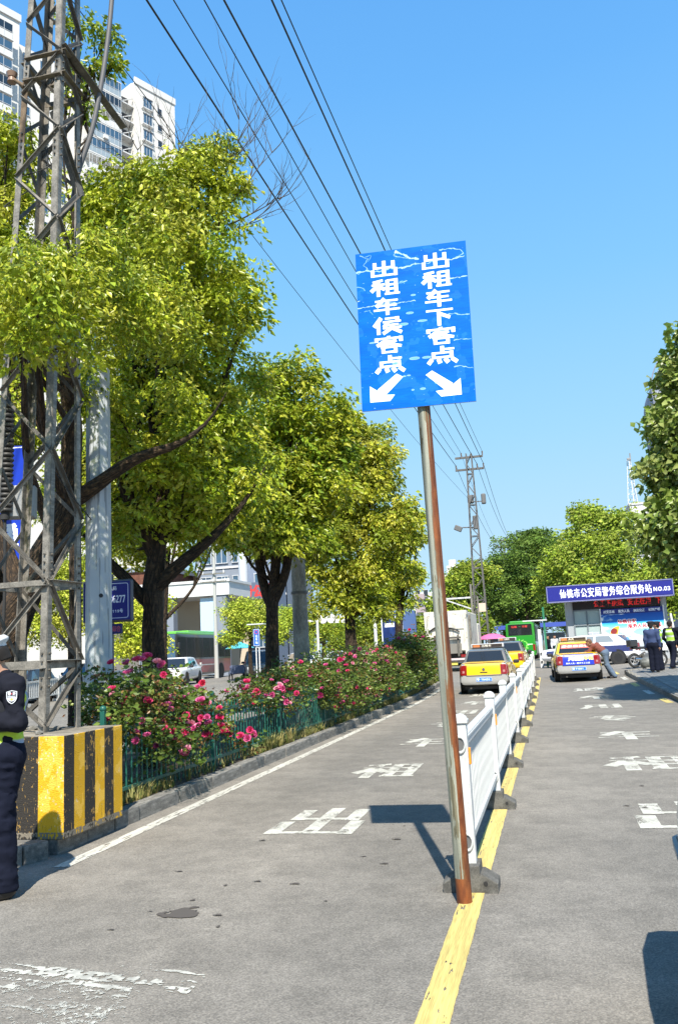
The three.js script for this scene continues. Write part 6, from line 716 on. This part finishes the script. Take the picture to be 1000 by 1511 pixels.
function nets(f, lo, hi, c) { // surface nets
  const n = [0, 1, 2].map((i) => Math.ceil((hi[i] - lo[i]) / c) + 1), [nx, ny, nz] = n, v = new Float32Array(nx * ny * nz), at = (i, j, k) => (k * ny + j) * nx + i;
  for (let k = 0; k < nz; k++) for (let j = 0; j < ny; j++) for (let i = 0; i < nx; i++) v[at(i, j, k)] = f(lo[0] + i * c, lo[1] + j * c, lo[2] + k * c);
  const id = new Int32Array(nx * ny * nz).fill(-1), pos = [], idx = [], E = [[0, 1], [0, 2], [0, 4], [1, 3], [1, 5], [2, 3], [2, 6], [3, 7], [4, 5], [4, 6], [5, 7], [6, 7]];
  for (let k = 0; k + 1 < nz; k++) for (let j = 0; j + 1 < ny; j++) for (let i = 0; i + 1 < nx; i++) {
    let m = 0; const g = []; for (let q = 0; q < 8; q++) { const w = v[at(i + (q & 1), j + ((q >> 1) & 1), k + (q >> 2))]; g.push(w); if (w < 0) m |= 1 << q; } if (m === 0 || m === 255) continue;
    let x = 0, y = 0, z = 0, s = 0; for (const [a, b] of E) if ((g[a] < 0) !== (g[b] < 0)) { const t = g[a] / (g[a] - g[b]); x += lerp(a & 1, b & 1, t); y += lerp((a >> 1) & 1, (b >> 1) & 1, t); z += lerp(a >> 2, b >> 2, t); s++; }
    id[at(i, j, k)] = pos.length / 3; pos.push(lo[0] + (i + x / s) * c, lo[1] + (j + y / s) * c, lo[2] + (k + z / s) * c);
  }
  const quadf = (a, b, c2, d, flip) => { if (a < 0 || b < 0 || c2 < 0 || d < 0) return; if (flip) idx.push(a, b, c2, a, c2, d); else idx.push(a, c2, b, a, d, c2); };
  for (let k = 1; k + 1 < nz; k++) for (let j = 1; j + 1 < ny; j++) for (let i = 1; i + 1 < nx; i++) { const s = v[at(i, j, k)] < 0;
    if (s !== v[at(i + 1, j, k)] < 0) quadf(id[at(i, j - 1, k - 1)], id[at(i, j, k - 1)], id[at(i, j, k)], id[at(i, j - 1, k)], s);
    if (s !== v[at(i, j + 1, k)] < 0) quadf(id[at(i - 1, j, k - 1)], id[at(i - 1, j, k)], id[at(i, j, k)], id[at(i, j, k - 1)], s);
    if (s !== v[at(i, j, k + 1)] < 0) quadf(id[at(i - 1, j - 1, k)], id[at(i, j - 1, k)], id[at(i, j, k)], id[at(i - 1, j, k)], s); }
  const g = new THREE.BufferGeometry(); g.setAttribute('position', new THREE.Float32BufferAttribute(pos, 3)); g.setIndex(idx); g.computeVertexNormals(); return g;
}
const bound = (bones, pad) => { const lo = [9, 9, 9], hi = [-9, -9, -9]; for (const b of bones) for (let i = 0; i < 3; i++) { const r = Math.max(b[6], b[7]) + pad; lo[i] = Math.min(lo[i], b[i] - r, b[i + 3] - r); hi[i] = Math.max(hi[i], b[i] + r, b[i + 3] + r); } return [lo, hi]; };
const meshOf = (bones, k, cell, pad = .03, mod) => { const f = field(bones, k), [lo, hi] = bound(bones, pad + k); return nets(mod ? (x, y, z) => mod(f(x, y, z), x, y, z) : f, lo, hi, cell); };
const inflate = (bones, r) => bones.map((b) => [...b.slice(0, 6), b[6] + r, b[7] + r, b[8]]);
const dirTo = (a, b, l) => { const d = V3(b).sub(V3(a)).normalize().multiplyScalar(l); return [a[0] + d.x, a[1] + d.y, a[2] + d.z]; };
function hand(w, f, palmN, curl = .8) { // bones of a palm with four fingers and a thumb; w wrist, f direction of the fingers, palmN towards the palm
  const F = V3(f).normalize(), N = V3(palmN).addScaledVector(F, -V3(palmN).dot(F)).normalize(), S = new THREE.Vector3().crossVectors(F, N), o = V3(w), out = [], p = (a, b, c) => o.clone().addScaledVector(F, a).addScaledVector(S, b).addScaledVector(N, c).toArray();
  out.push([...p(0, 0, 0), ...p(.045, 0, 0), .024, .024], [...p(.03, -.018, 0), ...p(.085, -.026, 0), .017, .014], [...p(.03, .018, 0), ...p(.085, .026, 0), .017, .014], [...p(.04, 0, 0), ...p(.088, 0, 0), .018, .015]);
  [[-.03, .062, .0085], [-.010, .074, .0095], [.011, .068, .009], [.031, .052, .008]].forEach(([s, l, r]) => { let a = .088, c = 0, q = p(a, s, c), th = curl * .5; for (let i = 0; i < 3; i++) { const L = l * [.46, .32, .22][i]; a += L * Math.cos(th); c += L * Math.sin(th); const e = p(a, s, c); out.push([...q, ...e, r * (1 - i * .08), r * (.94 - i * .1)]); q = e; th += curl * .75; } });
  const t0 = p(.022, -.024, .004), t1 = p(.056, -.052, .018), t2 = p(.085, -.05, .03); out.push([...t0, ...t1, .014, .011], [...t1, ...t2, .0105, .009]); return out;
}
const skin = P([.42, .23, .15], .5, { sheen: .3 }), hairM = M([.012, .010, .009], .95), leather = M([.015, .015, .016], .35);
function person(label, pos, turn, o) { // stands facing +z; +x is the person's left
  const t = thing('person', label, 'person', pos, turn, o.group), c = o.cell ?? .02, J = { pelvis: [0, .95, 0], waist: [0, 1.08, .005], chest: [0, 1.30, -.01], neck: [0, 1.47, -.005], head: [0, 1.615, .02], ls: [.185, 1.405, -.015], rs: [-.185, 1.405, -.015], le: [.235, 1.13, -.03], re: [-.235, 1.13, -.03], lw: [.235, .88, .03], rw: [-.235, .88, .03], lh: [.09, .93, 0], rh: [-.09, .93, 0], lk: [.1, .5, .02], rk: [-.1, .5, .02], la: [.105, .085, -.02], ra: [-.105, .085, -.02], lf: [.12, .03, .13], rf: [-.12, .03, .13], ...o.J };
  const b = (a, q, ra, rb, sq) => [...J[a], ...J[q], ra, rb, sq];
  const torso = [b('pelvis', 'waist', .15, .135, .72), b('waist', 'chest', .135, .155, .68), b('chest', 'neck', .14, .06, .75), b('chest', 'ls', .10, .07), b('chest', 'rs', .10, .07)], arms = [b('ls', 'le', .058, .045), b('le', 'lw', .044, .03), b('rs', 're', .058, .045), b('re', 'rw', .044, .03)], legs = [b('pelvis', 'lh', .12, .105), b('lh', 'lk', .095, .062), b('lk', 'la', .064, .042), b('pelvis', 'rh', .12, .105), b('rh', 'rk', .095, .062), b('rk', 'ra', .064, .042)], feet = [b('la', 'lf', .045, .035), b('ra', 'rf', .045, .035)];
  const hd = J.head, F = V3(o.face ?? [0, 0, 1]).normalize(), U = new THREE.Vector3().crossVectors(F, new THREE.Vector3().crossVectors(V3(o.up ?? [0, 1, 0]), F)).normalize(), S = new THREE.Vector3().crossVectors(U, F), hp = (x, y, z) => [hd[0] + S.x * x + U.x * y + F.x * z, hd[1] + S.y * x + U.y * y + F.y * z, hd[2] + S.z * x + U.z * y + F.z * z];
  const hb = (a, q, ra, rb) => [...hp(...a), ...hp(...q), ra, rb], head = [hb([0, .035, -.015], [0, .03, .012], .09, .086), hb([0, -.06, .03], [0, -.02, .03], .055, .07), hb([0, -.015, .094], [0, -.045, .106], .011, .016), hb([0, -.1, .06], [0, -.098, .07], .026, .022), hb([-.02, -.078, .084], [.02, -.078, .084], .012, .012), hb([.078, .0, -.005], [.084, -.035, .004], .016, .01), hb([-.078, 0, -.005], [-.084, -.035, .004], .016, .01), hb([-.045, .028, .07], [.045, .028, .07], .02, .02)];
  const hands = [...(o.handL ? hand(J.lw, o.handL[0], o.handL[1], o.curl) : hand(J.lw, V3(J.lw).sub(V3(J.le)).toArray(), [-1, 0, .2], .7)), ...(o.handR ? hand(J.rw, o.handR[0], o.handR[1], o.curl) : hand(J.rw, V3(J.rw).sub(V3(J.re)).toArray(), [1, 0, .2], .7))];
  const neckB = [[...J.neck, ...hp(0, -.05, -.01), .058, .052]];
  const bodyB = [...torso, ...arms, ...legs, ...feet, ...neckB], bc = Math.max(.016, c); const geos = [meshOf(bodyB, .03, bc)]; // limbs and trunk, then finer grids for head and hands, one mesh
  geos.push(meshOf([...head, ...neckB], .016, o.fine ? .005 : .012), meshOf(hands, .006, o.fine ? .0035 : .008)); part('body', merge(geos), skin, t);
  const eye = (x) => { const p = hp(x, .012, .084); return new THREE.SphereGeometry(.012, 8, 6).translate(...p); }; part('eyes', [eye(-.033), eye(.033)], black, t);
  const fold = o.fold ?? .006, wr = (d, x, y, z) => d + fold * ((fbm(x * 9, y * 13, z * 9, 2) - .5) + 1.2 * (Math.abs(fbm(x * 7 + y * 9, y * 17 - x * 6, z * 11, 3) - .5) * 3 - .4)) * 1.3;
  const trouB = inflate(legs, o.slim ?? .018).map((q) => [...q]); for (const i of [2, 5]) { trouB[i][7] += .022; trouB[i][6] += .008; } trouB.push([...J.pelvis, J.waist[0], lerp(J.pelvis[1], J.waist[1], .3), J.waist[2], .165, .155, .75]);
  part('trousers', meshOf(trouB, .035, c, .03, (d, x, y, z) => Math.max(wr(d, x, y, z), Math.min(J.la[1], J.ra[1]) - .035 - y)), o.trousers, t);
  const jb = [...inflate(torso, o.slim ?? .022), ...inflate(arms, o.sleeve ?? .022)]; if (o.hem) jb.push([...J.pelvis, ...J.waist, .172, .16, .74]);
  const wl = J.lw, wr2 = J.rw; part('jacket', meshOf(jb, o.fine ? .022 : .035, c, .03, (d, x, y, z) => { d = wr(d, x, y, z); const w = Math.min(Math.hypot(x - wl[0], y - wl[1], z - wl[2]), Math.hypot(x - wr2[0], y - wr2[1], z - wr2[2])); d = Math.max(d, .022 - w); const nk = Math.hypot(x - J.neck[0], z - J.neck[2]); return nk < .09 ? Math.max(d, y - J.neck[1] - (o.collar ?? .03)) : d; }), o.jacket, t);
  for (const [a, f] of [['la', 'lf'], ['ra', 'rf']]) { const A = J[a], Q = J[f]; part('shoe', meshOf([[A[0], A[1] - .01, A[2], A[0], A[1] - .035, A[2] - .02, .05, .05], [A[0], A[1] - .04, A[2], Q[0], Q[1] + .012, Q[2], .045, .042]], .02, Math.min(c, .014), .03, (d, x, y) => Math.max(d, Math.min(Q[1], A[1]) - .028 - y)), o.shoes ?? leather, t); }
  const m = new THREE.Matrix4().makeBasis(S, U, F).setPosition(...hd), put = (g) => g.applyMatrix4(m);
  const hairB = meshOf([[0, .045, -.025, 0, .04, .008, .098, .092], [0, -.02, -.05, 0, .03, -.04, .075, .085]], .02, o.fine ? .008 : .014, .02, (d, x, y, z) => Math.max(d, o.short ? (z > -.05 ? .03 : -.03) - y : z > .03 ? .055 - y : z > -.03 ? .0 - y : -.09 - y)); part('hair', put(hairB), o.hair ?? hairM, t);
  if (o.cap) { const cm = o.cap, dk = o.capBand ?? black; const cp = part('cap', put(new THREE.LatheGeometry([[0, .16], [.06, .158], [.118, .142], [.135, .118], [.128, .1], [.108, .088], [.106, .06]].map((p) => new THREE.Vector2(...p)), 32).scale(1, 1, 1.12).translate(0, .0, -.005)), cm, t); part('cap_band', put(new THREE.CylinderGeometry(.108, .108, .036, 32).scale(1, 1, 1.1).translate(0, .07, -.005)), dk, cp); part('peak', put(new THREE.SphereGeometry(.115, 20, 6, 0, Math.PI, 0, 1.4).scale(.95, .12, 1.0).rotateX(.32).translate(0, .05, .06)), M([.012, .012, .014], .15), cp); part('cap_badge', put(new THREE.SphereGeometry(.018, 10, 8).scale(1, 1.2, .5).translate(0, .085, .112)), M([.7, .7, .65], .3, { metalness: .7 }), cp); }
  if (o.vest) { // high-visibility vest over the jacket, banded by height along the trunk
    const vb = inflate([torso[0], torso[1], torso[2]], .038).concat([[...J.chest, ...J.ls, .125, .085], [...J.chest, ...J.rs, .125, .085]]); const yw = J.pelvis[1] - .03, g = meshOf(vb, .04, c, .03, (d, x, y, z) => { const ax = Math.min(Math.hypot(x - J.ls[0] - .035, y - J.ls[1] + .06, z - J.ls[2]), Math.hypot(x - J.rs[0] + .035, y - J.rs[1] + .06, z - J.rs[2])); return Math.max(wr(d, x, y, z), yw - y, Math.abs(x) - .168, .06 - ax, y - J.neck[1] + .02); });
    const p = g.attributes.position, col = []; for (let i = 0; i < p.count; i++) col.push(...o.vest(p.getX(i), p.getY(i), p.getZ(i))); g.setAttribute('color', new THREE.Float32BufferAttribute(col, 3)); part('high_visibility_vest', g, M([1, 1, 1], .6, { vertexColors: true }), t);
  }
  return { t, J, hp };
}
const navyM = P([.012, .013, .02], .9, { specularIntensity: .25, bumpMap: rep(bumpA, 6), bumpScale: .001 }), navyT = P([.009, .011, .022], .9, { specularIntensity: .2 }), blueShirt = M([.025, .045, .12], .8);
{ // officer at the left edge, head bowed, forearms folded in front
  const limeC = [.45, .62, .03], silverC = [.30, .36, .46], dark = [.012, .014, .02];
  const a = person('police officer in white cap and reflective vest standing by the striped plinth', [-3.87, 0, -5.55], -.8, { cell: .014, fine: true, fold: .013, trousers: navyT, jacket: navyM, sleeve: .015, slim: .019, short: 1, hem: 1, collar: .05, face: [-.3, -.42, 1], cap: whiteWall, J: { le: [.25, 1.16, -.05], lw: [.14, 1.2, .19], re: [-.25, 1.16, -.02], rw: [-.08, 1.17, .22], head: [0, 1.585, .08], neck: [0, 1.47, .01], lk: [.1, .5, .03], rk: [-.11, .5, .0], la: [.1, .085, -.01], ra: [-.13, .085, -.04], lf: [.13, .03, .14], rf: [-.17, .03, .1] }, handL: [[-.75, .1, .35], [0, -.2, -1]], handR: [[.6, .15, .5], [0, -.2, -1]],
    vest: (x, y, z) => { const h = y + z * .05; if (h < .965) return limeC; if (h < 1.035) return silverC; if (h < 1.10 ) return limeC; const back = z < -.06; if (h > 1.36 && Math.abs(x) > .07) return h > 1.45 ? silverC : z < -.05 ? limeC : silverC; if (Math.abs(Math.abs(x) - .1) < .025) return silverC; return back && Math.abs(x) > .12 ? limeC : dark; } });
  a.t.scale.setScalar(1.03);
  const badge = canvasTex(128, 160, (c, w, h) => { c.clearRect(0, 0, w, h); const sh = (k, f) => { c.fillStyle = f; c.beginPath(); c.moveTo(64, 6 + k); c.lineTo(122 - k, 22 + k * .6); c.lineTo(120 - k, 90); c.quadraticCurveTo(110 - k, 140 - k, 64, 156 - k); c.quadraticCurveTo(18 + k, 140 - k, 8 + k, 90); c.lineTo(6 + k, 22 + k * .6); c.closePath(); c.fill(); }; sh(0, '#101420'); sh(6, '#e8ecf0'); sh(13, '#141a2a'); c.fillStyle = '#e6eaf0'; c.fillRect(26, 70, 76, 6); c.beginPath(); c.arc(64, 84, 40, 0, Math.PI); c.fill(); c.fillStyle = '#d9c25a'; c.beginPath(); c.arc(64, 104, 14, 0, 7); c.fill(); c.fillStyle = '#eef1f4'; text(c, '警', 26, 30, 30, 30, 0, .16, .14); text(c, '务', 72, 30, 30, 30, 0, .16, .14); c.fillStyle = '#c23a44'; c.fillRect(57, 40, 12, 14); });
  const bg2 = new THREE.CircleGeometry(.062, 20).scale(.8, 1, 1), bm = part('shoulder_badge', new THREE.PlaneGeometry(.085, .105), M([1, 1, 1], .6, { map: badge, alphaMap: canvasTex(128, 160, (c, w, h) => { c.fillStyle = '#000'; c.fillRect(0, 0, w, h); c.fillStyle = '#fff'; c.beginPath(); c.moveTo(64, 6); c.lineTo(122, 22); c.lineTo(120, 90); c.quadraticCurveTo(110, 140, 64, 156); c.quadraticCurveTo(18, 140, 8, 90); c.lineTo(6, 22); c.closePath(); c.fill(); }, false), alphaTest: .5, side: THREE.DoubleSide }), a.t); bm.position.set(.285, 1.335, .0); bm.rotation.set(0, 1.3, .0);
  for (let i = 0; i < 3; i++) part('shoulder_mark', rbox(.03, .008, .012, .003).rotateZ(-.4).rotateY(.2).translate(.15 + .02 * i, 1.487 - i * .008, .0 + i * .004), M([.6, .62, .64], .4), a.t);
  part('body_camera', rbox(.055, .09, .03, .008, .1, 1.33, .135), M([.02, .02, .022], .3), a.t); part('camera_lens', cyl([.1, 1.35, .15], [.1, 1.35, .156], .011, .011, 12), M([.3, .32, .35], .1), a.t); part('belt', new THREE.TorusGeometry(.158, .018, 8, 40).scale(1, .74, 1).rotateX(Math.PI / 2).scale(1, 1.1, 1).translate(0, .955, 0), leather, a.t); part('belt_button', new THREE.SphereGeometry(.008, 8, 6).translate(.19, .86, .03), chrome, a.t);
}
{
  const g3 = G(3.6, -32) + .155, hv = (x, y, z) => { const b = [.36, .62, .06], s = [.6, .62, .6]; return y < 1.02 || Math.abs(y - 1.18) < .03 || Math.abs(y - 1.36) < .03 ? s : b; };
  person('officer in blue shirt and dark cap standing with his back turned on the pavement', [3.56, g3, -31.9], Math.PI - .35, { cell: .022, trousers: navyT, jacket: blueShirt, hem: 1, cap: M([.02, .022, .035], .7), J: { la: [.085, .085, -.02], ra: [-.085, .085, -.02], lf: [.09, .03, .12], rf: [-.1, .03, .12], lk: [.085, .5, .01], rk: [-.085, .5, .01] } });
  person('officer in a green vest partly hidden behind the blue shirted officer', [3.86, g3, -32.7], -1.9, { cell: .024, trousers: navyT, jacket: navyM, cap: M([.02, .022, .03], .7), vest: hv });
  person('bareheaded officer in a green reflective vest striding on the pavement', [4.42, g3 + .03, -33.6], 2.5, { cell: .022, trousers: navyT, jacket: navyM, vest: hv, J: { lk: [.1, .52, .16], la: [.1, .1, .12], lf: [.11, .04, .26], rk: [-.1, .5, -.1], ra: [-.11, .1, -.34], rf: [-.12, .035, -.2], lw: [.28, .98, .16], le: [.29, 1.16, -.06] } });
  person('dark clothed person at the right edge beside the motorcycle', [4.78, g3 + .03, -33.3], -.6, { cell: .026, trousers: navyT, jacket: navyM });
  const jeans = M([.09, .13, .19], .85), maroon = M([.17, .05, .035], .9);
  person('man in a maroon sweater and jeans leaning into the taxi window', [2.02, G(2, -33.3), -33.35], -1.85, { cell: .02, trousers: jeans, jacket: maroon, shoes: M([.03, .03, .035], .6), hair: M([.12, .06, .03], .6), face: [0, -.5, 1], up: [0, 1, .6], fold: .01, J: { pelvis: [0, .93, -.02], waist: [0, 1.02, .08], chest: [0, 1.17, .27], neck: [0, 1.27, .43], head: [0, 1.34, .55], ls: [.18, 1.22, .37], rs: [-.18, 1.22, .37], le: [.22, 1.02, .52], re: [-.22, 1.02, .52], lw: [.1, .98, .74], rw: [-.1, .98, .74], lk: [.1, .5, -.06], rk: [-.1, .5, .0], la: [.1, .085, -.3], ra: [-.1, .085, -.16], lf: [.11, .03, -.15], rf: [-.11, .03, .0] } });
  const sh2 = M([.5, .52, .55], .8); person('pedestrian in a pale shirt waiting in the shade by the bus shelter', [.45, .42, -60.2], .4, { cell: .03, trousers: navyT, jacket: sh2 }); person('pedestrian in dark clothes waiting at the blue bus shelter', [.05, .42, -60.8], -.8, { cell: .03, trousers: navyT, jacket: navyM });
}

renderer.render(scene, camera);
